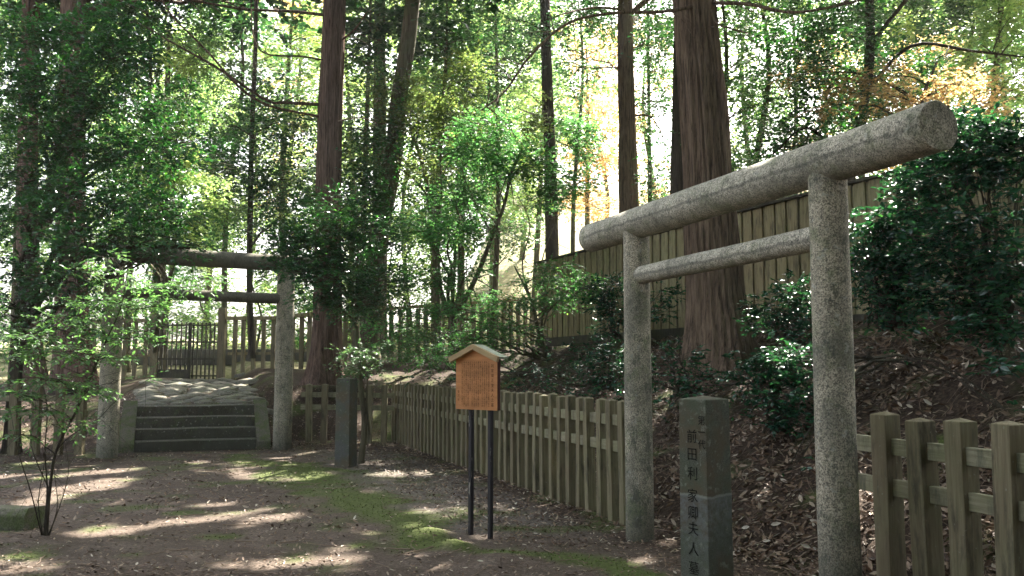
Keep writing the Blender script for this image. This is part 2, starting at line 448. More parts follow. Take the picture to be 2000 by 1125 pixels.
# ground material driven by surface zones (moss, gravel, trodden path, bank humus) stored per vertex
def ground_mat():
    n = NT("forest_ground")
    at_ = n.n("Attribute", attribute_name="zone").outputs["Color"]
    sep = n.n("SeparateColor", {0: at_})
    co = n.coord()
    f1 = n.noise(co, 3.1, 6, .65); f2 = n.noise(co, 28, 5, .7); f3 = n.noise(co, 120, 3, .7)
    path = n.ramp(f1, [(.35, (.075, .055, .042)), (.55, (.13, .098, .078)), (.7, (.19, .15, .122))])
    path = n.mix(n.ramp(f2, [(.44, .75), (.56, 0)]), path, (.06, .047, .035))
    path = n.mix(n.ramp(f3, [(.58, 0), (.68, .6)]), path, (.36, .31, .27))
    humus = n.ramp(f2, [(.3, (.018, .012, .009)), (.5, (.05, .034, .024)), (.68, (.11, .08, .058))])
    moss = n.ramp(f2, [(.3, (.035, .04, .015)), (.5, (.075, .095, .028)), (.7, (.13, .16, .05))])
    grav = n.ramp(n.n("TexVoronoi", {"Vector": co, "Scale": 55.0}).outputs["Color"], [(.2, (.07, .065, .055)), (.5, (.15, .14, .125)), (.9, (.32, .30, .28))])
    far = n.ramp(f1, [(.3, (.09, .11, .045)), (.5, (.20, .19, .10)), (.7, (.38, .32, .22))])
    c = n.mix(sep.outputs[2], path, humus)
    c = n.mix(sep.outputs[1], c, grav)
    c = n.mix(sep.outputs[0], c, moss)
    al = n.n("Attribute", attribute_name="zone").outputs["Alpha"]
    c = n.mix(al, c, far)
    h = n.math('ADD', n.math('MULTIPLY', f2, 1.0), n.math('MULTIPLY', f3, .35))
    n.princ(c, .95, .15, n.bump(h, .8, .02))
    return n.m
M['ground'] = ground_mat()

# ------------------------------------------------------------------ ground sheet
def axis(segs):
    out = []
    for a, b, s in segs:
        out.append(np.arange(a, b, s))
    out.append([segs[-1][1]])
    return np.concatenate(out)
xs = axis([(-600, -100, 100), (-100, -30, 8), (-30, -11, .8), (-11, 8, .075), (8, 16, .4), (16, 60, 3), (60, 600, 60)])
ys = axis([(-200, -20, 30), (-20, 2, 1), (2, 5, .2), (5, 22.5, .075), (22.5, 40, .3), (40, 100, 1.5), (100, 1000, 60)])
GX, GY = np.meshgrid(xs, ys)
GZ = zf(GX, GY)
DD = (GX - FA[0]) * FN[0] + (GY - FA[1]) * FN[1]
nzz = fbm2(GX, GY, 2.2, 4, 11)
zone_m = np.clip((mossw(GX, GY) - .12 + (nzz - .47) * 2.6) * 2.0, 0, 1)
zone_m = np.maximum(zone_m, .3 * np.clip((fbm2(GX, GY, .9, 3, 21) - .55) * 8, 0, 1) * sstep(-3.5, -2.5, DD) * (DD < 0) * (GY > 9))
zone_g = np.clip((sstep(-2.4, -1.7, DD) * (1 - sstep(-.7, -.2, DD)) + (nzz - .47) * 2) * 1.2, 0, 1) * sstep(8.3, 9.2, GY) * (1 - sstep(16, 19, GY)) * .35
zone_h = np.clip(sstep(-.9, .1, DD) + sstep(17.2, 17.9, GY) + (1 - sstep(6.0, 6.9, GY + (nzz - .5) * 2 + GX * .12)) * .8 + sstep(-6.3, -7.2, GX) * sstep(13.5, 15, GY), 0, 1)
_su, _sv = stair_uv(GX, GY)
zone_h = np.where((np.abs(_su) < SW / 2) & (_sv > 0), .25, zone_h)
zone_f = np.clip(sstep(25.5, 28, GY) * (1 - sstep(-.5, .5, DD) * (GY < 36)) + sstep(35, 40, GY), 0, 1)
g = MB()
ny, nx = GX.shape
idx = np.arange(ny * nx).reshape(ny, nx)
g.add(np.stack([GX, GY, GZ], -1).reshape(-1, 3), np.stack([idx[:-1, :-1], idx[:-1, 1:], idx[1:, 1:], idx[1:, :-1]], -1).reshape(-1, 4))
go = g.build("ground", M['ground'], smooth=True)
ca = go.data.color_attributes.new("zone", 'FLOAT_COLOR', 'POINT')
ca.data.foreach_set("color", np.stack([zone_m, zone_g, zone_h, zone_f], -1).astype(np.float32).ravel())
tag(go, "trodden forest ground of brown earth, moss and humus under the trees", "ground", kind="structure")

# ------------------------------------------------------------------ torii gates
def cyl(mb, p0, p1, r0, r1, sides=48, rings=8, seed=0, chamfer=.0, wob=.004):
    p0 = np.asarray(p0, float); p1 = np.asarray(p1, float)
    t = np.linspace(0, 1, rings + 1)
    P = p0[None] + (p1 - p0)[None] * t[:, None]; rr = r0 + (r1 - r0) * t
    if chamfer:
        L = np.linalg.norm(p1 - p0); e = chamfer / L
        P = np.vstack([P[:1], p0 + (p1 - p0) * e, P[1:-1], p1 - (p1 - p0) * e, P[-1:]])
        rr = np.concatenate([[r0 - chamfer * .8, r0], rr[1:-1], [r1, r1 - chamfer * .8]])
    T = (p1 - p0) / np.linalg.norm(p1 - p0)
    ref = np.array([0, 0, 1.0]) if abs(T[2]) < .8 else np.array([1.0, 0, 0])
    A = np.cross(T, ref); A /= np.linalg.norm(A); B = np.cross(T, A)
    th = np.linspace(0, 2 * np.pi, sides, endpoint=False)
    n = len(P)
    dirs = np.cos(th)[:, None] * A + np.sin(th)[:, None] * B
    nz = fbm(dirs[None] * 1.3 + P[:, None] * 1.7 + seed, 3, seed) - .45
    V = P[:, None] + (rr[:, None, None] + wob * 2.5 * nz[..., None]) * dirs[None]
    i = np.arange(n - 1)[:, None] * sides; j = np.arange(sides)[None]; j2 = (j + 1) % sides
    mb.add(V.reshape(-1, 3), np.stack([i + j, i + j2, i + sides + j2, i + sides + j], -1).reshape(-1, 4))
    k = np.arange(sides)
    mb.add(np.vstack([V[0], P[:1]]), np.stack([(k + 1) % sides, k, np.full(sides, sides)], -1))
    mb.add(np.vstack([V[-1], P[-1:]]), np.stack([k, (k + 1) % sides, np.full(sides, sides)], -1))

def torii(label, A, B, rp, zbeam, rb, ov_a, ov_b, ztie, rt, mats, seed=0):
    """A, B pillar feet; beam axis height, tie beam height"""
    A = np.array([A[0], A[1], zg(A[0], A[1])]); B = np.array([B[0], B[1], zg(B[0], B[1])])
    c = (A + B) / 2; c[2] = 0
    yaw = math.atan2(B[1] - A[1], B[0] - A[0]); L = np.linalg.norm((B - A)[:2])
    root = empty("torii_gate", c, yaw, label, "torii gate")
    for s, P in ((-1, A), (1, B)):
        m = MB(); cyl(m, (s * L / 2, 0, P[2] - .25), (s * L / 2, 0, zbeam - rb * .35), rp * 1.05, rp * .97, 48, 24, seed + s, wob=.004)
        m.build("pillar", mats[0], root, True)
    m = MB(); cyl(m, (-L / 2 - ov_a, 0, 0), (L / 2 + ov_b, 0, 0), rb * .98, rb * 1.0, 64, 40, seed + 5, chamfer=.012, wob=.006)
    o = m.build("top_beam", mats[1], root, True); o.location = (0, 0, zbeam); bevel_flat(o)
    m = MB(); cyl(m, (-L / 2, 0, 0), (L / 2, 0, 0), rt, rt, 40, 24, seed + 9, wob=.004)
    o = m.build("tie_beam", mats[1] if len(mats) < 3 else mats[2], root, True); o.location = (0, 0, ztie)
    return root
def bevel_flat(o):
    me = o.data
    sm = np.array([len(p.vertices) == 4 for p in me.polygons])
    me.polygons.foreach_set("use_smooth", sm)
tF = hit0(1250, 1052); tN = hit0(1644, 1196)
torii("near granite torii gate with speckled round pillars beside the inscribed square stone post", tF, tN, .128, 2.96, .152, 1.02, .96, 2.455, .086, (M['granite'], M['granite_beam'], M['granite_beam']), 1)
uL = hit0(209, 893); uR = hit0(551, 878)
torii("far tan stone torii gate standing in front of the stone steps, half hidden by leaves", uL, uR, .175, 3.72, .165, 1.05, .62, 3.0, .105, (M['granite_far'], M['granite_far'], M['granite_far']), 7)

# ------------------------------------------------------------------ picket fences
def picket_mesh(w, h, seed, pyr=.022):
    rg = random.Random(seed); m = MB(); a = w / 2
    zz = [-.15, .3, .7, h - pyr]
    V = []
    for z in zz:
        for sx, sy in ((-1, -1), (1, -1), (1, 1), (-1, 1)):
            V.append((sx * a + rg.uniform(-.003, .003), sy * a + rg.uniform(-.003, .003), z))
    V.append((rg.uniform(-.01, .01), rg.uniform(-.01, .01), h))
    Q = []
    for i in range(3):
        for k in range(4): Q.append((i * 4 + k, i * 4 + (k + 1) % 4, i * 4 + 4 + (k + 1) % 4, i * 4 + 4 + k))
    m.add(V, Q); 
    m2 = MB(); m2.v = m.v; m2.f = m.f + [np.array([(12 + k, 12 + (k + 1) % 4, 16) for k in range(4)])]; m2.r = m.r + [np.zeros(4)]; m2.mi = m.mi + [np.zeros(4, np.int32)]; m2.n = m.n
    return m2
def picket_fence(name, label, A, B, n, w=.125, h=1.28, rails=((.99, 1.10), (.72, .83)), mat='wood_fence', rail_off=0.0, base=None, ext=(0.05, 0.05), pyr=.022, jit=.012, zrel=True, group="weathered wooden picket fences"):
    A = np.asarray(A[:2], float); B = np.asarray(B[:2], float)
    L = np.linalg.norm(B - A); yaw = math.atan2(B[1] - A[1], B[0] - A[0])
    z0 = zg(*A) if base is None else base[0]; z1 = zg(*B) if base is None else base[1]
    root = empty(name, (A[0], A[1], z0), yaw, label, "fence", group)
    protos = []
    rg = random.Random(hash(label) % 1000 + n if False else n * 7 + int(L * 10))
    for i in range(n):
        t = i / max(n - 1, 1); dz = (z1 - z0) * t
        if i < 4:
            o = picket_mesh(w, h, i + n, pyr).build("picket", M[mat], root); bevel(o, .006, 2); protos.append(o)
        else:
            o = protos[rg.randrange(4)].copy(); COL.objects.link(o); o.parent = root
        o.location = (L * t + rg.uniform(-jit, jit), rg.uniform(-jit, jit) * .5, dz + rg.uniform(-.018, .012))
        o.rotation_euler = (rg.uniform(-.012, .012), rg.uniform(-.014, .014), rg.uniform(-.05, .05))
    sl = math.atan2(z1 - z0, L)
    for a, b in rails:
        m = MB(); m.box((-ext[0], -.026, a), (L + ext[1], .026, b))
        # cut rail into gentle sag
        o = m.build("rail", M['wood_rail'], root); o.location = (0, rail_off, 0); o.rotation_euler = (0, -sl, 0); bevel(o, .005, 2)
    return root
picket_fence("picket_fence", "long wooden picket fence running along the foot of the bank behind the orange sign board", FA + np.array([.02, 0, 0]), FB, 42, w=.102, ext=(.12, .05))
# right-hand fence beside the near gate
rp = at(1738, 1000, 6.15); rdir = -FU
A0 = rp[:2] - rdir * .42
picket_fence("picket_fence", "near picket fence of thick mossy square posts at the right of the near gate", A0 + rdir * .42, A0 + rdir * (.42 + .32 * 8), 9, w=.135, h=1.27, ext=(.38, .3), base=(0.0, -.03), pyr=.022)
fb0 = hit0(603, 868); fb1 = hit0(752, 868); fy = 19.6
picket_fence("picket_fence", "short picket fence between the far torii gate and the long fence", (at(603, 868, fy)), (at(750, 868, fy)), 6, w=.125, ext=(.2, .2), base=(0, -.02))
picket_fence("picket_fence", "low picket fence left of the far torii gate, seen through the sapling leaves", at(-60, 880, 16.9), at(155, 880, 16.9), 6, w=.14, h=1.33, ext=(.2, .12), base=(0, 0))

# ------------------------------------------------------------------ tall board fence on the bank
def board_fence():
    P0 = at(1052, 672, 24.3)[:2]; P1 = at(1345, 650, 18.0)[:2]; Pn = at(1740, 600, 13.3)[:2]
    D = (Pn - P0); D /= np.linalg.norm(D); yaw = math.atan2(D[1], D[0])
    zb, ht = 2.30, 4.50
    LT = 14.5
    root = empty("board_fence", (P0[0], P0[1], zb), yaw, "tall fence of vertical greenish brown boards on top of the bank", "fence")
    H = ht - zb
    rg = random.Random(5)
    protos = []
    n = int(LT / .30)
    for i in range(n):
        if i < 4:
            m = MB(); m.box((0, -.012, .12), (.235, .012, H - .03)); o = m.build("board", M['wood_board'], root); bevel(o, .004, 1); protos.append(o)
        else:
            o = protos[i % 4].copy(); COL.objects.link(o); o.parent = root
        o.location = (i * .30 + .02 + rg.uniform(-.012, .012), -.018 + rg.uniform(-.004, .004), rg.uniform(-.012, .012))
        o.rotation_euler = (0, rg.uniform(-.006, .006), 0)
    m = MB()
    for i in range(n):
        x = i * .30 + .16
        m.box((x + rg.uniform(-.008, .004), .012, .12), (x + .185, .034, H - .04))
    m.build("back_boards", M['wood_board'], root)
    m = MB(); m.box((-.06, -.10, H - .028), (LT + .1, .10, H + .02)); bevel(m.build("cap_rail", M['wood_dark'], root), .006)
    m = MB(); m.box((-.04, -.09, -.10), (LT, .07, .125)); bevel(m.build("sill_beam", M['wood_dark'], root), .01)
    for i in range(7):
        m = MB(); m.box((i * 2.9 - .06, .04, -.4), (i * 2.9 + .07, .17, H - .03)); m.build("post", M['wood_board'], root)
    for z in (.5, H - .5):
        m = MB(); m.box((0, .036, z), (LT, .085, z + .09)); m.build("rail", M['wood_board'], root)
board_fence()

# back fence beyond the terrace and the lattice gate
def back_fence():
    # stepped fence right of the gate
    a = at(446, 740, 26.6); b = at(612, 736, 26.6)
    def seg(name, label, p, q, n, h, z0, z1, w=.11):
        p = np.asarray(p[:2]); q = np.asarray(q[:2]); L = np.linalg.norm(q - p); yaw = math.atan2(q[1] - p[1], q[0] - p[0])
        root = empty(name, (p[0], p[1], z0), yaw, label, "fence", "high fences behind the terrace")
        rg = random.Random(n)
        protos = []
        for i in range(n):
            t = (i + .5) / n
            if i < 3:
                m = MB(); m.box((-w / 2, -w / 2, -.3), (w / 2, w / 2, h)); o = m.build("picket", M['wood_fence'], root); protos.append(o)
            else:
                o = protos[i % 3].copy(); COL.objects.link(o); o.parent = root
            o.location = (L * t + rg.uniform(-.02, .02), 0, (z1 - z0) * t); o.rotation_euler = (0, rg.uniform(-.01, .01), rg.uniform(-.1, .1))
        sl = -math.atan2(z1 - z0, L)
        for zz, hh, ww in ((h, .10, .13), (h * .42, .08, .05)):
            m = MB(); m.box((-.05, -ww, zz), (L + .05, ww, zz + hh)); o = m.build("rail" if ww < .1 else "cap_rail", M['wood_board'], root)
            o.rotation_euler = (0, sl, 0); o.location = (0, .09 if ww < .1 else 0, 0)
        return root
    seg("high_fence", "high open fence right of the lattice gate, seen through the far torii", at(446, 740, 26.6), at(560, 740, 26.6), 6, 1.78, 1.28, 1.30)
    seg("high_fence", "short stepped piece of high open fence just left of the cedar trunk", at(562, 730, 26.8), at(612, 730, 26.8), 3, 1.8, 1.33, 1.40)
    seg("high_fence", "long high open fence behind the bank, between the cedar and the tall board fence", at(606, 720, 27.2), at(1046, 672, 33.0), 27, 1.62, 1.6, 2.55)
    seg("high_fence", "high open fence left of the lattice gate behind the far torii pillar", at(150, 745, 26.4), at(292, 745, 26.6), 7, 1.75, 1.2, 1.25)
    # gate
    G = at(360, 742, 26.6); x0 = at(300, 742, 26.6)[0]; x1 = at(431, 742, 26.6)[0]
    root = empty("lattice_gate", (x0, 26.6, 1.27), 0, "dark lattice gate with one leaf ajar at the top of the paved path", "gate")
    W = x1 - x0
    for x, hh in ((0, 1.95), (W, 2.15)):
        m = MB(); m.box((x - .1, -.1, -.3), (x + .1, .1, hh)); bevel(m.build("gate_post", M['wood_fence'], root), .01)
    def leaf(xa, xb, rot, px):
        m = MB(); w = xb - xa
        for z in (.12, .62, 1.12, 1.62): m.box((0, -.02, z), (w, .02, z + .045))
        for i in range(8):
            x = w * i / 7; t = .028 if i in (0, 7) else .016
            m.box((x - t, -.024, .02), (x + t, .024, 1.72))
        d = MB(); d.box((0.03, -.012, .02), (w * .98, -.004 + .016, .36))
        o = m.build("gate_leaf", M['wood_dark'], root); o.location = (px, 0, 0); o.rotation_euler = (0, 0, rot)
        return o, w
    o, w = leaf(0, W * .48, 0.0, .1)
    k = MB(); k.box((.02, -.03, .0), (w, .03, .33)); kk = k.build("kick_panel", M['wood_dark'], o)
    leaf(0, W * .46, math.pi - .12, W - .1)
back_fence()
# pale low stone kerb behind the gate, in the sun
m = MB()
kz = zg(-9, 30.5)
kp = [(at(240, 720, 30.5)[0], 30.5), (at(620, 720, 30.5)[0], 30.5)]
m.box((0, -.2, -.2), (kp[1][0] - kp[0][0], .2, .34)); o = bevel(m.build("stone_kerb", M['pale_stone']), .03); o.location = (kp[0][0], 30.5, kz)
tag(o, "long low pale stone kerb in the sun behind the lattice gate", "kerb")

# ------------------------------------------------------------------ stone steps with side stones
def steps():
    W = SW
    root = empty("stone_steps", (SO[0], SO[1], 0), ST_YAW, "mossy stone steps, sunlit treads and shaded risers coloured in, with sloping side stones behind the far torii", "steps")
    n = 4; rise = .215; run = .25
    for i in range(n):
        m = MB()
        rg = np.random.default_rng(i)
        nxs = 24; X = np.linspace(-W / 2, W / 2, nxs + 1)
        y0, y1 = i * run, (i + 1) * run + .06
        zt = (i + 1) * rise; zb = i * rise - .12
        f = (fbm2(X, X * 0 + i, 2.2, 3, i) - .45) * .03
        g2 = (fbm2(X, X * 0 + i + 9, 1.7, 3, i + 4) - .45) * .035
        rows = [np.stack([X, np.full_like(X, y0) + f + .02, np.full_like(X, zb)], 1), np.stack([X, y0 + f, zt - .022 + g2], 1), np.stack([X, y0 + f + .03, zt + g2], 1), np.stack([X, np.full_like(X, y1), zt + g2 * .5], 1), np.stack([X, np.full_like(X, y1), np.full_like(X, zb)], 1)]
        V = np.concatenate(rows); k = nxs + 1
        Q = [(r * k + c, r * k + c + 1, (r + 1) * k + c + 1, (r + 1) * k + c) for r in range(4) for c in range(nxs)]
        m.add(V, Q)
        m.add(V, [(0 * k, 1 * k, 2 * k, 3 * k, 4 * k), (4 * k + nxs, 3 * k + nxs, 2 * k + nxs, 1 * k + nxs, nxs)])
        m.mi[0][2 * nxs:3 * nxs] = 1; m.mi[0][nxs:2 * nxs] = 1  # pale treads and noses, dark risers: sun and shade put into the colour
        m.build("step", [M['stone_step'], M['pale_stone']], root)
    for s in (-1, 1):
        xa = s * (W / 2 + .005); xb = s * (W / 2 + .27)
        a, b = min(xa, xb), max(xa, xb)
        prof = [(-.12, -.2), (-.12, .16), (-.04, .24), (n * run + .05, n * rise + .10), (n * run + .05, -.2)]
        V = [(a, y, z) for y, z in prof] + [(b, y, z) for y, z in prof]; k = len(prof)
        m = MB(); m.add(V, [(i, (i + 1) % k, (i + 1) % k + k, i + k) for i in range(k)])
        m.add(V, [tuple(range(k))[::-1], tuple(range(k, 2 * k))])
        bevel(m.build("side_stone", MOSSY, root), .015, 3)
def mossy_stone():
    n = NT("mossy_stone"); co = n.coord()
    a = n.noise(co, 5, 6, .7); b = n.noise(co, 60, 3, .6)
    c = n.ramp(b, [(.3, (.08, .075, .058)), (.7, (.19, .175, .14))])
    c = n.mix(n.ramp(a, [(.44, 0), (.60, .85)]), c, n.ramp(b, [(.3, (.055, .075, .03)), (.7, (.13, .16, .065))]))
    n.princ(c, .95, .1, n.bump(n.math('ADD', a, b), .6, .012)); return n.m
MOSSY = mossy_stone()
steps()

# irregular paving stones on the terrace
def paving():
    rg = np.random.default_rng(4); m = MB()
    y = 1.22
    while y < 8.9:
        dy = rg.uniform(.42, .62); x = -SW / 2 - .1 + rg.uniform(-.2, .1)
        xe = SW / 2 + .1
        while x < xe:
            dx = rg.uniform(.4, .75)
            cx, cy_ = x + dx / 2, y + dy / 2 + rg.uniform(-.05, .05)
            k = 14; th = np.linspace(0, 2 * np.pi, k, endpoint=False)
            sq = 1 / (np.abs(np.cos(th)) ** 3.2 + np.abs(np.sin(th)) ** 3.2) ** (1 / 3.2)
            rad = sq * (1 + rg.normal(0, .04, k))
            px_, py_ = np.cos(th) * rad * dx * .46, np.sin(th) * rad * dy * .44
            zc = zg(SO[0] + cx * SU[0] + cy_ * SV[0], SO[1] + cx * SU[1] + cy_ * SV[1])
            rings = []
            for s_, dz in ((1.02, -.1), (1.0, .02), (.93, .05), (.6, .075)):
                rings.append(np.stack([cx + px_ * s_, cy_ + py_ * s_, np.full(k, zc + dz * .6 - .005)], 1))
            V = np.concatenate(rings + [np.array([[cx, cy_, zc + .08]])])
            V = np.column_stack([SO[0] + V[:, 0] * SU[0] + V[:, 1] * SV[0], SO[1] + V[:, 0] * SU[1] + V[:, 1] * SV[1], V[:, 2]])
            Q = [(r * k + j, r * k + (j + 1) % k, (r + 1) * k + (j + 1) % k, (r + 1) * k + j) for r in range(3) for j in range(k)]
            m.add(V, Q); m.add(V, [(3 * k + j, 3 * k + (j + 1) % k, 4 * k) for j in range(k)])
            x += dx
        y += dy
    tag(m.build("path_paving", M['pale_stone'], smooth=True), "irregular flat stones paving the path from the steps to the lattice gate", "paving", kind="structure")
paving()

# ------------------------------------------------------------------ square stone posts with engraved writing
def text_mesh(chars, name, mat, parent, place, size, vert=True):
    """place: list of (char, x, z, size) on the local -Y face, plane y"""
    objs = []
    mb = MB()
    dg = bpy.context.evaluated_depsgraph_get()
    cache = {}
    for ch, x, z, y, s in place:
        if ch not in cache:
            cu = bpy.data.curves.new("glyph", 'FONT'); cu.body = ch; cu.size = 1.0; cu.align_x = 'CENTER'; cu.align_y = 'CENTER'; cu.resolution_u = 2
            ob = bpy.data.objects.new("glyph", cu); COL.objects.link(ob)
            bpy.context.view_layer.update()
            me = bpy.data.meshes.new_from_object(ob.evaluated_get(bpy.context.evaluated_depsgraph_get()))
            co = np.zeros(len(me.vertices) * 3); me.vertices.foreach_get("co", co); co = co.reshape(-1, 3)
            tris = []
            me.calc_loop_triangles()
            for t in me.loop_triangles: tris.append(tuple(t.vertices))
            if len(co):
                ctr = (co.max(0) + co.min(0)) / 2; co = co - np.array([ctr[0], ctr[1], 0])
            cache[ch] = (co, tris)
            bpy.data.objects.remove(ob); bpy.data.curves.remove(cu); bpy.data.meshes.remove(me)
        co, tris = cache[ch]
        if not tris: continue
        V = np.stack([co[:, 0] * s + x, np.full(len(co), y), co[:, 1] * s + z], 1)
        mb.add(V, np.array(tris))
    return mb.build(name, mat, parent)

def post_mat(name, base):
    n = NT(name); co = n.coord()
    sp = n.noise(co, 160, 2, .6); big = n.noise(co, 4, 6, .7); f = n.noise(co, 30, 4, .7)
    c = n.ramp(sp, [(.35, tuple(v * .6 for v in base)), (.6, tuple(v * 1.3 for v in base))])
    c = n.mix(n.ramp(big, [(.42, 0), (.6, .7)]), c, (.07, .085, .05))
    c = n.mix(n.ramp(n.noise(co, 3, 5, .6), [(.46, 0), (.58, .75)]), c, (.10, .078, .05))
    c = n.mix(n.ramp(n.noise(co, 22, 5, .7), [(.58, 0), (.66, .7)]), c, (.19, .20, .16))
    z = n.n("SeparateXYZ", {0: co}).outputs[2]
    # pale repaired fracture band around z = .83 and bleached stone under it
    zz = n.math('ADD', z, n.math('MULTIPLY', n.math('SUBTRACT', n.noise(co, 7, 4, .6), .5), .045))
    d = n.math('ABSOLUTE', n.math('SUBTRACT', zz, CRACK))
    c = n.mix(n.ramp(d, [(0, .95), (.006, .8), (.012, 0)]), c, (.20, .21, .185))
    below = n.math('SUBTRACT', CRACK, zz)
    w = n.math('MULTIPLY', n.ramp(below, [(.0, 0), (.01, .75), (.2, .5), (.45, 0)]), n.ramp(f, [(.4, .15), (.62, 1)]))
    c = n.mix(w, c, (.15, .16, .165))
    n.princ(c, .85, .25, n.bump(n.math('ADD', f, n.math('MULTIPLY', sp, .3)), .5, .006))
    return n.m
CRACK = .80
M['post'] = post_mat("engraved_post_stone", (.085, .09, .07))
CRACK = -3.0
M['post_far'] = post_mat("far_post_stone", (.085, .085, .08))
M['engrave'] = NT("engraving_shadow"); M['engrave'].princ((.018, .018, .015), .95, .05); M['engrave'] = M['engrave'].m

def stone_post(pos, w, h, yaw, mat, label, chars=None):
    root = empty("stone_post", (pos[0], pos[1], 0), yaw, label, "stone post", "square stone marker posts")
    m = MB(); a = w / 2; hp = .022
    Z = np.linspace(-.2, h - hp, 26)
    ring = [(-1, -1), (0, -1), (1, -1), (1, 0), (1, 1), (0, 1), (-1, 1), (-1, 0)]
    V = []
    rg = random.Random(int(h * 100))
    for z in Z:
        tp = 1.04 - .06 * max(z, 0) / h
        for sx, sy in ring: V.append((sx * a * tp + rg.uniform(-.0015, .0015), sy * a * tp + rg.uniform(-.0015, .0015), z))
    V.append((0, 0, h)); V = np.array(V); k = 8
    Q = [(r * k + j, r * k + (j + 1) % k, (r + 1) * k + (j + 1) % k, (r + 1) * k + j) for r in range(25) for j in range(8)]
    m.add(V, Q); m.f.append(np.array([(25 * k + j, 25 * k + (j + 1) % k, 26 * k) for j in range(8)])); m.r.append(np.zeros(8)); m.mi.append(np.zeros(8, np.int32))
    bevel(m.build("shaft", mat, root), .007, 3, 40)
    if chars:
        for part in (chars if isinstance(chars[0], list) else [chars]): text_mesh(None, "inscription", M['engrave'], root, part, 1)
    return root
pz = at(1375, 800, 5.6)
w = .222
hpost = 1.40
def facez(py): return at(1350, py, 5.52)[2]
chars = []
for ch, py in zip("前田利家卿夫人墓", (852, 888, 925, 968, 1002, 1033, 1073, 1110)):
    z = facez(py); chars.append((ch, -.004, z, -w / 2 * (1.04 - .06 * z / hpost) - .0025, .086))
chars2 = []
for ch, py in zip("第一代", (820, 843, 867)):
    z = facez(py); chars2.append((ch, .074, z, -w / 2 * (1.04 - .06 * z / hpost) - .0025, .06))
stone_post(pz, w, hpost, R(-52.8), M['post'], "near square stone post with an engraved vertical inscription and a pale crack around its middle", [chars, chars2])
pf = hit0(675, 912)
stone_post(pf, .255, 1.45, R(-20), M['post_far'], "distant dark grey square stone post standing before the short picket fence")

# ------------------------------------------------------------------ wooden notice board
def plain(name, col, rough=.6, spec=.3, grain=None, worn=None):
    n = NT(name); co = n.coord()
    c = col
    if grain:
        g = n.noise(n.n("Mapping", {0: co, 3: grain}).outputs[0], 3, 5, .6, .4)
        c = n.ramp(g, [(.3, tuple(v * .78 for v in col)), (.7, tuple(v * 1.15 for v in col))])
    if worn:
        wv = n.noise(n.n("Mapping", {0: co, 3: (12, 12, 3)}).outputs[0], 2.2, 4, .6)
        c = n.mix(n.ramp(wv, [(.64, 0), (.68, .9)]), c if isinstance(c, bpy.types.NodeSocket) else c, worn)
    n.princ(c, rough, spec); return n.m
M['sign_face'] = plain("orange_cedar_board", (.47, .20, .07), .55, .25, (1.2, 6, 9))
M['sign_side'] = plain("dark_red_board_edge", (.07, .025, .018), .6, .2, (8, 8, 1))
M['sign_roof'] = plain("pale_roof_wood", (.38, .27, .14), .65, .2, (2, 8, 8))
M['sign_top'] = plain("roof_sheet", (.34, .38, .28), .6, .3, (4, 8, 8))
M['sign_leg'] = plain("black_painted_leg", (.022, .02, .024), .5, .3, (9, 9, 1), (.30, .28, .25))
M['ink'] = plain("brown_black_ink", (.045, .02, .012), .7, .1)
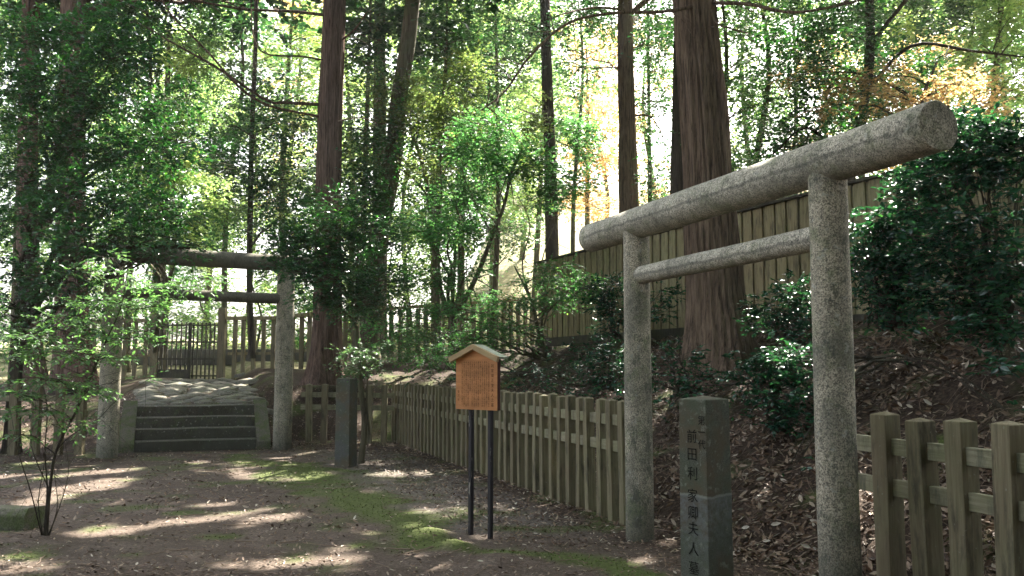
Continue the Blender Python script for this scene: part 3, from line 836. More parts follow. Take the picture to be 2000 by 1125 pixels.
def sign_board():
    rl = hit0(955, 1052)
    yaw = R(-45)
    ux = np.array([math.cos(yaw), math.sin(yaw)])
    c = rl[:2] - ux * .15
    # centre legs at +-.14
    root = empty("notice_board", (c[0], c[1], zg(c[0], c[1])), yaw, "orange wooden notice board with small gable roof and columns of writing, on two black legs", "notice board")
    z0 = -root.location[2]
    W2, zb, ze, za = .29, 1.185 + z0, 1.665 + z0, 1.762 + z0
    for x in (-.135, .135):
        m = MB(); m.box((x - .020, .012, -.2), (x + .020, .052, zb + .3)); bevel(m.build("leg", M['sign_leg'], root), .004)
    prof = [(-W2, zb), (W2, zb), (W2, ze), (0, za), (-W2, ze)]
    V = [(x, -.03, z) for x, z in prof] + [(x, .010, z) for x, z in prof]
    m = MB(); m.add(V, [(0, 1, 2, 3, 4)], mi=0)
    m.add(V, [(9, 8, 7, 6, 5)], mi=1); m.add(V, [(i, i + 5, (i + 1) % 5 + 5, (i + 1) % 5) for i in range(5)], mi=1)
    m.build("panel", [M['sign_face'], M['sign_side']], root)
    # gable roof: two slabs with thick pale front edge
    for s in (-1, 1):
        a = np.array([0, za + .012]); b = np.array([s * (W2 + .045), ze - .014])
        d = (b - a) / np.linalg.norm(b - a); nn = np.array([-d[1], d[0]]); nn = nn if nn[1] > 0 else -nn
        for nm, y0, y1, t0, t1, mt in (("bargeboard", -.085, -.055, -.018, .034, 'sign_roof'), ("roof_slope", -.055, .05, .012, .034, 'sign_top')):
            pts = [a + nn * t0, b + nn * t0, b + nn * t1, a + nn * t1]
            if s > 0:
                pts[0][0] = max(pts[0][0], 0.0005); pts[3][0] = .0005
            else:
                pts[0][0] = min(pts[0][0], -.0005); pts[3][0] = -.0005
            V = [(p[0], y0, p[1]) for p in pts] + [(p[0], y1, p[1]) for p in pts]
            m = MB(); m.add(V, [(0, 1, 2, 3), (7, 6, 5, 4)] + [(i, i + 4, (i + 1) % 4 + 4, (i + 1) % 4) for i in range(4)])
            m.build(nm, M[mt], root)
    m = MB(); m.box((-W2 - .03, .010, zb + .02), (W2 - .002, .012, ze - .02)); 
    # writing
    rg = random.Random(3)
    head = "利家卿正室夫人之墓"
    body = ("この墓は前田家初代利家卿の夫人の墓所である夫人は尾張国に生まれ幼くして利家卿に嫁ぎ二男九女の母となり"
            "加賀藩の礎を築くため力を尽くした慶長年間には人質として江戸に下り十四年を過ごしたのち金沢に帰り元和三年に"
            "没した墓は土を三段に盛った方形の墳墓で周囲に堀をめぐらし正面に石の鳥居と門を備えている歴代の藩主と夫人の墓は"
            "この山に営まれ近世大名家の墓所としてよく旧態をとどめている")
    pl = []
    y = -.0315
    zt = ze - .035
    for i, ch in enumerate(head): pl.append((ch, .225, zt - .03 - i * .0455, y, .038))
    nc, nr = 14, 21
    for cidx in range(nc):
        x = .175 - cidx * .0287
        top = 0 if cidx % 3 else 0
        for r_ in range(nr):
            if cidx in (4, 9) and r_ > 14 - cidx % 4: continue
            if cidx == 13 and r_ > 19: continue
            pl.append((body[(cidx * nr + r_) % len(body)], x, zt + .004 - r_ * .0206, y, .0215))
    for i, ch in enumerate("金沢市"): pl.append((ch, -.252, zb + .17 - i * .04, y, .028))
    text_mesh(None, "heading", M['ink'], root, pl[:len(head)], 1); text_mesh(None, "writing", M['ink'], root, pl[len(head):-3], 1); text_mesh(None, "signature", M['ink'], root, pl[-3:], 1)
sign_board()

# ------------------------------------------------------------------ mossy kerb stone at lower left
p = hit0(18, 1032)
m = MB(); nn_ = 10
X = np.linspace(-.55, .35, nn_); V = []
for x in X:
    f = (vnoise(np.array([[x * 5, 1, 2.0]]), 3)[0] - .5) * .04
    V += [(x, -.16 + f, -.1), (x, -.17 + f, .14), (x, -.12 + f, .19 + f), (x, .14, .185 + f * .7), (x, .18, .13), (x, .18, -.1)]
Q = [(i * 6 + j, i * 6 + 6 + j, i * 6 + 6 + (j + 1) % 6, i * 6 + (j + 1) % 6) for i in range(nn_ - 1) for j in range(6)]
m.add(V, Q); m.add(V, [(0, 1, 2, 3, 4, 5), tuple((nn_ - 1) * 6 + j for j in (5, 4, 3, 2, 1, 0))])
o = m.build("kerb_stone", MOSSY); bevel(o, .015, 2); o.location = (p[0] - .1, p[1] + .1, 0); o.rotation_euler = (0, 0, R(-12))
tag(o, "low mossy kerb stone at the foot of the green sapling", "kerb stone")

# ------------------------------------------------------------------ foliage machinery
T_RH = (np.array([(0, 0, 0), (.42, .27, .05), (1, 0, -.08), (.42, -.27, .05)], float), np.array([(0, 2, 1), (0, 3, 2)]))
T_RW = (np.array([(0, 0, 0), (.45, .40, .06), (1, 0, -.06), (.45, -.40, .06)], float), np.array([(0, 2, 1), (0, 3, 2)]))
T_OV = (np.array([(0, 0, 0), (.28, .20, .04), (.65, .21, .03), (1, 0, -.10), (.65, -.21, .03), (.28, -.20, .04), (.45, 0, -.01)], float),
        np.array([(0, 6, 1), (1, 6, 2), (2, 6, 3), (3, 6, 4), (4, 6, 5), (5, 6, 0)]))
T_LN = (np.array([(0, 0, 0), (.5, .15, .03), (1, 0, -.12), (.5, -.15, .03)], float), np.array([(0, 2, 1), (0, 3, 2)]))
_a = []
for i_, l_ in enumerate((.55, .85, 1.0, .85, .55)):
    an = R(-100 + 50 * i_); _a.append((.15 + .75 * l_ * math.cos(an) * (1 if i_ != 2 else 1), .75 * l_ * math.sin(an), -.06))
    if i_ < 4: an2 = R(-75 + 50 * i_); _a.append((.15 + .3 * math.cos(an2), .3 * math.sin(an2), .02))
T_MP = (np.array([(0.12, 0, 0)] + _a, float), np.array([(0, i + 1, i + 2) for i in range(8)]))

def norm(v): return v / (np.linalg.norm(v, axis=-1, keepdims=True) + 1e-9)
def add_leaves(mb, P, D, Nn, S, tmpl, rnd, mi=0, cull=True):
    if cull:
        k = lit_mask(P, (S.mean() - .08) * .45 if S.mean() > .1 else 0.0); P, D, Nn, S, rnd = P[k], D[k], Nn[k], S[k], rnd[k]
    if len(P) == 0: return
    D = norm(D); Sd = norm(np.cross(Nn, D)); N2 = np.cross(D, Sd)
    tv, tf = tmpl
    V = P[:, None] + S[:, None, None] * (tv[None, :, 0:1] * D[:, None] + tv[None, :, 1:2] * Sd[:, None] + tv[None, :, 2:3] * N2[:, None])
    Fc = (np.arange(len(P))[:, None, None] * len(tv) + tf[None]).reshape(-1, tf.shape[1])
    mb.add(V.reshape(-1, 3), Fc, np.repeat(rnd, len(tf)), mi)

def spray(mb, tw, rg, blobs, dens, tlen, k, size, tmpl, droop=.15, jit=.35, twr=.004, mi=0, twmi=1, zdir=.15, gap=.0, cull=True, maxn=None, whorl=False):
    """blobs: (cx,cy,cz,rx,ry,rz). Twigs start inside each blob and carry leaves in loose flat sprays."""
    for b in blobs:
        c = np.array(b[:3], float); r = np.array(b[3:6], float)
        la = {4: .33, 7: .30}.get(len(tmpl[0]), .33) * .85 * size * size        # mean area of one leaf
        n = max(3, int(dens * math.pi * r[0] * r[2] * (b[6] if len(b) > 6 else 1) / (k * la)))
        if maxn: n = min(n, maxn)
        u = norm(rg.normal(size=(n, 3))); rad = rg.random((n, 1)) ** .45
        P0 = c + u * rad * r * .92
        if gap:
            q = vnoise(P0 * (1.6 / max(.5, min(r[0], 1.5))), 5) ; P0 = P0[q > gap]; u = u[q > gap]; n = len(P0)
            if n == 0: continue
        D = norm(np.stack([u[:, 0], u[:, 1], u[:, 2] * .4], 1) + rg.normal(0, .55, (n, 3)) * [1, 1, .4]); D[:, 2] += zdir * rg.normal(size=n); D = norm(D)
        L = tlen * rg.uniform(.6, 1.3, n)
        tt = np.linspace(0, 1, 4)
        path = P0[:, None] + D[:, None] * (L[:, None] * tt)[..., None]
        path[:, :, 2] -= droop * L[:, None] * tt[None] ** 2
        if tw is not None:
            T = path
            # batch tubes (3 sides)
            ref = np.array([0, 0, 1.0]); Aa = norm(np.cross(D, ref)); Bb = np.cross(D, Aa)
            rr = twr * np.array([1, .8, .6, .3])
            th = np.array([0, 2.094, 4.189])
            V = T[:, :, None] + rr[None, :, None, None] * (np.cos(th)[None, None, :, None] * Aa[:, None, None] + np.sin(th)[None, None, :, None] * Bb[:, None, None])
            i = np.arange(3)[:, None] * 3; j = np.arange(3)[None]; j2 = (j + 1) % 3
            q = np.stack([i + j, i + j2, i + 3 + j2, i + 3 + j], -1).reshape(-1, 4)
            Q = (np.arange(n)[:, None, None] * 12 + q[None]).reshape(-1, 4)
            tw.add(V.reshape(-1, 3), Q, 0, twmi)
        up = np.array([0, 0, 1.0])
        side = norm(np.cross(D, up))
        if whorl:
            t = 1 - rg.random((n, k)) ** 2 * .55
            ang = rg.uniform(-2.6, 2.6, (n, k))
        else:
            t = (np.arange(k)[None] + rg.random((n, k))) / k * .9 + .1
            ang = rg.uniform(.55, 1.25, (n, k)) * np.where(np.arange(k) % 2, 1, -1)[None]
            ang[:, -1] *= .2
        Pt = P0[:, None] + D[:, None] * (L[:, None] * t)[..., None]; Pt[:, :, 2] -= droop * L[:, None] * t ** 2
        Dl = D[:, None] * np.cos(ang)[..., None] + side[:, None] * np.sin(ang)[..., None]
        Dl = Dl + rg.normal(0, .18, Dl.shape); Dl[:, :, 2] -= droop * .8
        Nl = up + rg.normal(0, jit, Dl.shape)
        S = size * rg.uniform(.5, 1.3, (n, k))
        rv = np.clip(rg.normal(.45, .22, (n, k)) + rg.normal(0, .1, (n, 1)), 0, 1)
        add_leaves(mb, Pt.reshape(-1, 3), Dl.reshape(-1, 3), Nl.reshape(-1, 3), S.ravel(), tmpl, rv.ravel(), mi, cull)

def spline(pts, n):
    pts = np.asarray(pts, float)
    P = np.vstack([2 * pts[0] - pts[1], pts, 2 * pts[-1] - pts[-2]])
    seg = len(pts) - 1
    t = np.linspace(0, seg, n); i = np.minimum(t.astype(int), seg - 1); f = (t - i)[:, None]
    a, b, c, d = P[i], P[i + 1], P[i + 2], P[i + 3]
    return .5 * ((2 * b) + (-a + c) * f + (2 * a - 5 * b + 4 * c - d) * f ** 2 + (-a + 3 * b - 3 * c + d) * f ** 3)

def trunk_mesh(mb, pts, radii, sides=24, rings=60, flare=.35, ridge=.03, seed=0, flute=.06):
    P = spline(pts, rings); rr = np.interp(np.linspace(0, len(pts) - 1, rings), np.arange(len(pts)), radii)
    zrel = P[:, 2] - P[0, 2]
    rr = rr * (1 + flare * np.exp(-zrel / (radii[0] * 1.5)))
    th = np.linspace(0, 2 * np.pi, sides, endpoint=False)
    cs, sn = np.cos(th), np.sin(th)
    q = np.stack(np.broadcast_arrays(cs[None] * 5 * 1.0, sn[None] * 5 * 1.0, (zrel * .28)[:, None]), -1)
    nzv = fbm(q + seed, 3, seed)
    rid = np.abs(vnoise(np.stack(np.broadcast_arrays(cs[None] * 11, sn[None] * 11, (zrel * .45)[:, None]), -1), seed + 3) - .5) * 2
    lobes = np.sin(th * 5 + seed)[None] * .10 * np.exp(-zrel / (radii[0] * 2.0))[:, None] + np.sin(th * 3 + seed * 2)[None] * .03
    Rr = rr[:, None] * (1 + lobes + flute * (nzv - .45) * 2) + ridge * (rid - .4) * min(1, radii[0] * 3)
    V = P[:, None] + np.stack(np.broadcast_arrays(cs[None] * Rr, sn[None] * Rr, np.zeros_like(Rr)), -1)
    n = rings
    i = np.arange(n - 1)[:, None] * sides; j = np.arange(sides)[None]; j2 = (j + 1) % sides
    mb.add(V.reshape(-1, 3), np.stack([i + j, i + j2, i + sides + j2, i + sides + j], -1).reshape(-1, 4))

def limb(rg, a, b, r, arch=.25, n=7, wob=.06):
    a = np.asarray(a, float); b = np.asarray(b, float); L = np.linalg.norm(b - a)
    t = np.linspace(0, 1, n)[:, None]
    P = a + (b - a) * t
    P[:, 2] += (np.sin(t[:, 0] * np.pi) * arch * L * .5)
    P[1:-1] += rg.normal(0, wob * L / 3, (n - 2, 3))
    return spline(P, n * 2 - 1), np.linspace(r, r * .3, n * 2 - 1)

def crown_tree(name, label, cat, tr_pts, tr_r, blobs, leaf, dens, tlen, k, size, tmpl=T_RH, tmat='bark', group=None, seed=0, sides=20, rings=40,
               flare=.35, ridge=.02, limbs=True, sub=5, twigs=True, limb_r=.3, droop=.15, jit=.35, extra=None, gap=0.0, lsides=5, cull=True, whorl=False, leafname="crown", twr=.004, maxr=.09, flute=.06, arch=.25, olimbs=()):
    rg = np.random.default_rng(seed + 100)
    tr_pts = [np.asarray(p, float) for p in tr_pts]
    base = tr_pts[0].copy()
    root = empty(name, base, 0, label, cat, group)
    mb = MB(); trunk_mesh(mb, tr_pts, tr_r, sides, rings, flare, ridge, seed, flute)
    TP = spline(tr_pts, 60); TR = np.interp(np.linspace(0, len(tr_pts) - 1, 60), np.arange(len(tr_pts)), tr_r)
    paths, rads = [], []
    for pts, r in olimbs:
        P = spline([np.asarray(q, float) for q in pts], len(pts) * 4); paths.append(P); rads.append(np.linspace(r, r * .35, len(P)))
        # side twiglets on bare limbs
        for q in range(len(pts) * 2):
            i = rg.integers(3, len(P)); d = norm(rg.normal(size=3)); 
            a, b_ = limb(rg, P[i], P[i] + d * rg.uniform(.3, 1.0), r * .3, .1, 4); paths.append(a); rads.append(b_)
    if limbs:
        for b in blobs:
            c = np.array(b[:3]); rb = max(b[3:6])
            dz = np.linalg.norm((TP - c)[:, :2], axis=1)
            i = int(np.argmin(np.abs(TP[:, 2] - (c[2] - .35 * dz))))
            d = np.linalg.norm(TP[i] - c)
            if d < .15: continue
            r0 = min(TR[i] * .5, maxr, .012 + d * .018)
            P, rr = limb(rg, TP[i], c, r0, arch)
            if not cull or lit_mask(P[3:]).all(): paths.append(P); rads.append(rr)
            for s_ in range(sub):
                j = rg.integers(5, len(P)); e = c + norm(rg.normal(size=3)) * np.array(b[3:6]) * rg.uniform(.5, .95)
                P2, r2 = limb(rg, P[j], e, max(rr[j] * .55, .005), .1, 5)
                if not cull or lit_mask(P2).all(): paths.append(P2); rads.append(r2)
    if paths: mb.tubes(paths, rads, lsides, cap=False)
    o = mb.build("trunk", M[tmat], root, True, loc=base); o.location = (0, 0, 0)
    cb = MB()
    spray(cb, cb if twigs else None, rg, blobs, dens, tlen, k, size, tmpl, droop, jit, twr=twr, gap=gap, cull=cull, whorl=whorl)
    if extra: extra(cb, rg)
    if cb.n:
        o = cb.build(leafname, [M[leaf], M['twig']], root, False, True, loc=base); o.location = (0, 0, 0)
    return root
def B(px, py, Y, rx, ry, rz=None, w=1.0):
    """blob by pixel centre, depth and pixel radii"""
    p = at(px, py, Y); s = Y / F_PX
    return (p[0], p[1], p[2], rx * s, (rz if rz else max(rx * .7, .3) * s), ry * s, w)
def TP_(lst, Y, Y2=None):
    """trunk points by pixel, depth interpolated"""
    n = len(lst)
    return [at(x, y, Y + ((Y2 or Y) - Y) * i / max(n - 1, 1)) for i, (x, y) in enumerate(lst)]
def root_at(px, py):
    p = hit(px, py); p[2] = zg(p[0], p[1]) - .05
    return p
exec_order = []

# ---- the two great cedars
def canopy(cx, cy, z0, z1, r, n, seed, rz=.7):
    rg = np.random.default_rng(seed); out = []
    for i in range(n):
        a = rg.uniform(0, 2 * np.pi); t = rg.random(); z = z0 + (z1 - z0) * t
        rr = r * (1 - .45 * t) * math.sqrt(rg.random())
        out.append((cx + math.cos(a) * rr, cy + math.sin(a) * rr, z, rg.uniform(1.1, 1.8), rg.uniform(1.1, 1.8), rg.uniform(.45, .8)))
    return out
Yc = 13.9
cb0 = at(1405, 716, Yc); 
crown_tree("cedar_tree", "massive cedar with ridged brown bark growing on the bank behind the near torii gate", "tree",
           [at(1410, 752, Yc), at(1403, 640, Yc), at(1392, 500, Yc), at(1377, 250, Yc), at(1358, 20, Yc), at(1345, -250, Yc), at(1335, -700, Yc), at(1330, -1100, Yc)],
           [.47, .445, .41, .375, .335, .30, .2, .08], canopy(2.9, 14.8, 9.8, 17, 6.5, 80, 3), 'lf_con', 3.6, .8, 12, .20, T_RW, 'cedar',
           seed=3, sides=110, rings=170, ridge=.06, flare=.6, sub=3, maxr=.09, twigs=False, limb_r=.1, flute=.07,
           olimbs=[([at(1375, 8, 13.8), at(1300, 22, 13.2), at(1200, 25, 12.6), at(1110, 45, 12.2), at(1035, 110, 12), at(985, 180, 12), at(940, 215, 12)], .03),
                   ([at(1385, 6, 13.8), at(1460, 8, 13), at(1540, 24, 12.5), at(1620, 15, 12), at(1700, -5, 12)], .034),
                   ([at(1390, 20, 13.6), at(1400, 45, 13), at(1440, 60, 12.6), at(1465, 65, 12.4)], .02)])
Yd = 21.6
crown_tree("cedar_tree", "tall straight cedar with reddish bark behind the short picket fence, left of centre", "tree",
           [at(634, 752, Yd), at(637, 680, Yd), at(640, 500, Yd), at(643, 250, Yd), at(652, 20, Yd), at(658, -300, Yd), at(660, -700, Yd)],
           [.38, .34, .32, .29, .26, .2, .1], canopy(-4.0, 22.8, 11.8, 19, 6.2, 70, 5), 'lf_con', 3.6, .9, 12, .22, T_RW, 'cedar_red',
           seed=4, sides=64, rings=140, ridge=.045, flare=.45, sub=3, twigs=False, flute=.07,
           olimbs=[([at(640, 30, Yd), at(570, 22, 20.8), at(480, 18, 20), at(400, 5, 19.5), at(330, -5, 19), at(240, 5, 19)], .045),
                   ([at(645, 120, Yd), at(590, 110, 21), at(520, 105, 20.4), at(495, 70, 20), at(490, -10, 19.8)], .03),
                   ([at(640, 205, Yd), at(560, 200, 21), at(520, 195, 20.5), at(420, 130, 19.5), at(340, 85, 19), at(290, 55, 19)], .045),
                   ([at(636, 230, Yd), at(500, 195, 20), at(400, 95, 19), at(340, 35, 18.6), at(310, -10, 18.5)], .035),
                   ([at(650, 90, Yd), at(690, 60, 21.4), at(720, 20, 21.2)], .03), ([at(648, 240, Yd), at(700, 230, 21), at(735, 240, 20.5)], .025)])
# ---- left cedars
for px, w0, Yt, lab, sd_ in ((58, .30, 25.0, "reddish cedar trunk rising behind the dark evergreen at the far left edge", 6), (142, .40, 23.5, "broad shadowed cedar behind the low fence and the left pillar of the far torii", 7)):
    b = at(px + 2, 748, Yt)
    crown_tree("cedar_tree", lab, "tree", [at(px + 3, 752, Yt), at(px - 3, 600, Yt), at(px - 4, 300, Yt), at(px + 2, 0, Yt), at(px + 5, -350, Yt), at(px + 6, -700, Yt)],
               [w0 * 1.15, w0, w0 * .88, w0 * .78, w0 * .5, w0 * .25], canopy(b[0] + 1, Yt + 1, 12.8, 20, 5.4, 40, sd_), 'lf_con', 3.2, .9, 12, .24, T_RW, 'cedar_red', seed=sd_, sides=48, rings=90, ridge=.04, sub=3, twigs=False)

# ---- trunks standing beyond the fences, with crowns above the frame
def bg_trunk(lab, pts, Y, r, leaf, blobs, seed, mat='bark', **kw):
    kw.setdefault('size', .10); kw.setdefault('k', 9); kw.setdefault('dens', 1.2); kw.setdefault('tlen', .6)
    cn = kw.pop('canop', None)
    if cn: blobs = list(blobs) + [b + (.9,) for b in canopy(*cn, seed)]
    pts = [at(x, y, Y) for x, y in pts]
    rr = np.linspace(r, r * .6, len(pts))
    return crown_tree("forest_tree", lab, "tree", pts, list(rr), blobs, leaf, kw.pop('dens'), kw.pop('tlen'), kw.pop('k'), kw.pop('size'), kw.pop('tmpl', T_RW), mat, group=None, seed=seed, sides=28, rings=60, twigs=False, **kw)
bg_trunk("leaning grey trunk with ivy just right of the reddish cedar", [(714, 700), (722, 600), (732, 530), (742, 450), (768, 310), (780, 190), (796, 90), (806, 0), (820, -150)], 23.5, .30, 'lf_dark',
         [B(760, 110, 23, 60, 50), B(700, 400, 22.5, 50, 90), B(790, 400, 22.8, 50, 80, None, .8), B(680, 250, 23, 45, 55), B(820, 40, 23, 60, 40), B(740, 520, 22, 60, 40), B(700, 330, 22, 40, 60), B(770, 250, 22.6, 45, 60, None, .8)], 11, canop=(-2.2, 25, 12.6, 19, 5.5, 45), size=.085, dens=2.8, gap=.36)
bg_trunk("straight slim grey trunk behind the leaning ivy tree", [(738, 690), (742, 450), (742, 300), (742, 100), (743, -150)], 29, .28, 'lf_light',
         [B(735, -40, 29, 90, 60), B(800, 180, 29, 80, 70), B(690, 130, 30, 60, 60), B(820, 330, 30, 70, 60, None, .7)], 12, canop=(-3, 30, 15, 21, 5, 30), dens=1.3)
bg_trunk("straight dark trunk standing over the left end of the tall board fence", [(1077, 600), (1078, 500), (1074, 300), (1066, 80), (1060, -200)], 29, .25, 'lf_dark',
         [B(1000, 40, 29, 110, 50), B(1080, 110, 29.5, 60, 40, None, .6), B(930, 110, 29, 90, 60, None, .8), B(1130, 20, 29, 60, 40, None, .7)], 13, 'bark_dark', canop=(2.5, 30, 15.2, 22, 6, 45), size=.1, dens=2.4, gap=.36)
bg_trunk("thick grey trunk rising above the left end of the near gate's top beam", [(1230, 600), (1228, 400), (1225, 250), (1221, 50), (1218, -250)], 27, .335, 'lf_dark',
         [B(1180, 30, 27, 60, 40, None, .7), B(1275, 90, 27, 50, 50, None, .7), B(1290, 200, 27.5, 45, 45, None, .5), B(1160, 120, 27, 40, 30, None, .4)], 14, 'cedar', canop=(4.5, 26.5, 13.8, 20, 6, 50), size=.1, dens=2.7, gap=.36, ridge=.03,
         olimbs=[([at(1232, 20, 27), at(1160, 15, 26), at(1090, 30, 25)], .05), ([at(1238, 225, 27), at(1275, 232, 26.5), at(1310, 300, 26)], .035), ([at(1225, 130, 27), at(1150, 133, 26), at(1120, 130, 26)], .025)])
bg_trunk("dark trunk half hidden behind the massive cedar", [(1322, 640), (1324, 370), (1328, 100), (1330, -200)], 24, .24, 'lf_dark',
         [B(1300, 330, 25, 40, 60, None, .5), B(1290, 30, 25, 60, 50, None, .6)], 15, 'bark_dark', size=.09, dens=3.6, gap=.4)
bg_trunk("thin dark trunk seen above the far torii's top beam", [(492, 700), (487, 550), (489, 400), (492, 250), (498, 120), (500, 0)], 23.5, .085, 'lf_dark',
         [B(540, 240, 23, 70, 55), B(480, 330, 23, 90, 60), B(560, 350, 23, 70, 60), B(450, 420, 23.4, 60, 50, None, .8), B(560, 430, 22.6, 60, 50), B(520, 160, 23, 60, 40, None, .6), B(430, 250, 24, 70, 50, None, .6)], 16, 'bark_dark', size=.085, dens=3.4, gap=.33)
bg_trunk("dark stemmed evergreen tree behind the right part of the tall board fence", [(1650, 520), (1660, 330), (1690, 180), (1700, 60), (1690, -80)], 19, .14, 'lf_dark',
         [B(1650, 70, 19, 70, 60), B(1580, 120, 19, 60, 55), B(1620, 200, 18.5, 75, 50), B(1710, 240, 18, 70, 45, None, .7), B(1760, 130, 18.5, 60, 50, None, .8), B(1540, 40, 19, 60, 40), B(1560, 270, 18.6, 50, 60, None, .8), B(1520, 350, 18.6, 40, 40, None, .8)], 17, 'bark_dark', canop=(8.5, 18.5, 10.4, 16, 6, 50), size=.085, dens=4.2, gap=.33,
         olimbs=[([at(1655, 330, 19), at(1580, 250, 18.5), at(1510, 300, 18)], .05), ([at(1690, 180, 19), at(1780, 90, 18), at(1900, 100, 17), at(1990, 110, 16)], .05)])
bg_trunk("pale stemmed broadleaf tree at the upper right behind the glossy shrub", [(1915, 600), (1930, 300), (1945, 150), (1960, -50)], 20, .10, 'lf_light',
         [B(1900, 60, 19, 90, 50), B(1970, 160, 19, 60, 60), B(1850, 130, 19.5, 60, 40), B(1960, 20, 18, 70, 40), B(1900, 220, 20, 70, 40), B(1780, 30, 20, 60, 40)], 18, canop=(11.5, 22, 11.8, 18, 6, 40), size=.085, dens=3.3, gap=.34)

# ---- forest behind: individually standing trees
def bg_tree(px, Y, leaf, r, lab, seed, y0=420, y1=-120, n=14, wpx=90, size=.13, dens=7, mat='bark', name="forest_tree"):
    rg = np.random.default_rng(seed * 7 + 1)
    b = at(px, 640, Y); zb = zg(b[0], b[1])
    s = Y / F_PX
    top = at(px, y1, Y)[2]; low = at(px, y0, Y)[2]
    bl = []
    for i in range(n):
        t = (i + rg.random()) / n
        z = low + (top - low) * t
        w = wpx * s * (1 - .35 * abs(t - .45) * 2)
        a = rg.uniform(0, 6.28); q = math.sqrt(rg.random()) * w
        rr = wpx * s * rg.uniform(.32, .55)
        bl.append((b[0] + math.cos(a) * q, Y + math.sin(a) * q * .8, z, rr, rr, rr * .6))
    pts = [(b[0], Y, zb - .1), (b[0] + rg.normal(0, .25), Y, zb + (top - zb) * .35), (b[0] + rg.normal(0, .4), Y, zb + (top - zb) * .7), (b[0] + rg.normal(0, .3), Y, top)]
    if leaf == 'lf_mid': r *= .5
    elif r > .1: r *= .7
    return crown_tree(name, lab, "tree", pts, [r, r * .8, r * .55, r * .15], bl, leaf, dens, .8, 9, size, T_RW, mat, group="trees in the forest background", seed=seed, sides=12, rings=24, twigs=False, sub=3, gap=.36, lsides=4)
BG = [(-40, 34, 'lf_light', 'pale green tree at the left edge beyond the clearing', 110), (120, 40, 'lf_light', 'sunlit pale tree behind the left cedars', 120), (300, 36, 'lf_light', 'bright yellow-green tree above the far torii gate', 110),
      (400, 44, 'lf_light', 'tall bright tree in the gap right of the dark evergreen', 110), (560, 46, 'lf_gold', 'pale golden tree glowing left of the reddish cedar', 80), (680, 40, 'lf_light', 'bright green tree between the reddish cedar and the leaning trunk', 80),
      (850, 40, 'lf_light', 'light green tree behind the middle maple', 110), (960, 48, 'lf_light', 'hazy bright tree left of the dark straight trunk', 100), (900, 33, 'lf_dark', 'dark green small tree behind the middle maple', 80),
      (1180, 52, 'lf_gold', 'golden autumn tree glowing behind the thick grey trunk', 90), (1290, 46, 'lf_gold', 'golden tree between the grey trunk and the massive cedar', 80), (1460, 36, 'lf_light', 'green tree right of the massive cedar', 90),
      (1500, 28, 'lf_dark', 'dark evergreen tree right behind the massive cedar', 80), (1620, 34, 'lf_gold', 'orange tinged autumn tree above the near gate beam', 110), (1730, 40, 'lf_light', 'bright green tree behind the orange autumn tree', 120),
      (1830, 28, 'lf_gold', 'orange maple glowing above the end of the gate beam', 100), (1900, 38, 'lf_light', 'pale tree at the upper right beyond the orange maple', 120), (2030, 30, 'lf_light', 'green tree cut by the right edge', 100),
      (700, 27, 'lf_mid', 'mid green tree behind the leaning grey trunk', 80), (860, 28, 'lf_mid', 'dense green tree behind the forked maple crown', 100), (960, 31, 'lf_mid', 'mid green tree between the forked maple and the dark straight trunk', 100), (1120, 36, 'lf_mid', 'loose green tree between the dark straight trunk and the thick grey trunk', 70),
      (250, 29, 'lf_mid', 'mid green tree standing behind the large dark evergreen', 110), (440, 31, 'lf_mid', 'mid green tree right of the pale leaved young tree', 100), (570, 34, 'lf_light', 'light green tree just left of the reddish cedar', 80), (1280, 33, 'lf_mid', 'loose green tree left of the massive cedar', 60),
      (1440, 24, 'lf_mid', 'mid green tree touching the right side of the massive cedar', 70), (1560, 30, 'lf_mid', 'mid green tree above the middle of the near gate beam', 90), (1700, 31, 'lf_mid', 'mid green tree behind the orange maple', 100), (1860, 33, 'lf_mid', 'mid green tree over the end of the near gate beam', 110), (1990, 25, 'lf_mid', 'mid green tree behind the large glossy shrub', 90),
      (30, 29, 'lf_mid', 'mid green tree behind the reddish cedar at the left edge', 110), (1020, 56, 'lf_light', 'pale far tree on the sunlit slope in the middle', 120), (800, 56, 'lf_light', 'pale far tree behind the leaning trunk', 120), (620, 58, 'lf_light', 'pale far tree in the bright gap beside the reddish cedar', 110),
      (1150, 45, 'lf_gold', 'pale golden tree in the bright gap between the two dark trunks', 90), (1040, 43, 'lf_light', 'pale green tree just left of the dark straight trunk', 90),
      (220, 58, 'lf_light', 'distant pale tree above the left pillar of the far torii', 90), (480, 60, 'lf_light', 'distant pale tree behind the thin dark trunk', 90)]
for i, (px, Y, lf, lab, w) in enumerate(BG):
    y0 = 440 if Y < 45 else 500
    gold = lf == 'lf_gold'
    bg_tree(px, Y, lf, .22, lab, 40 + i, y0=(470 if px < 1000 else 420), n=(10 if gold else 22), y1=(60 if gold and px > 1000 else -100), wpx=w, size=.19 if Y > 50 else (.145 if Y > 35 else .12), dens=(3.2 if Y > 35 else 3.6))

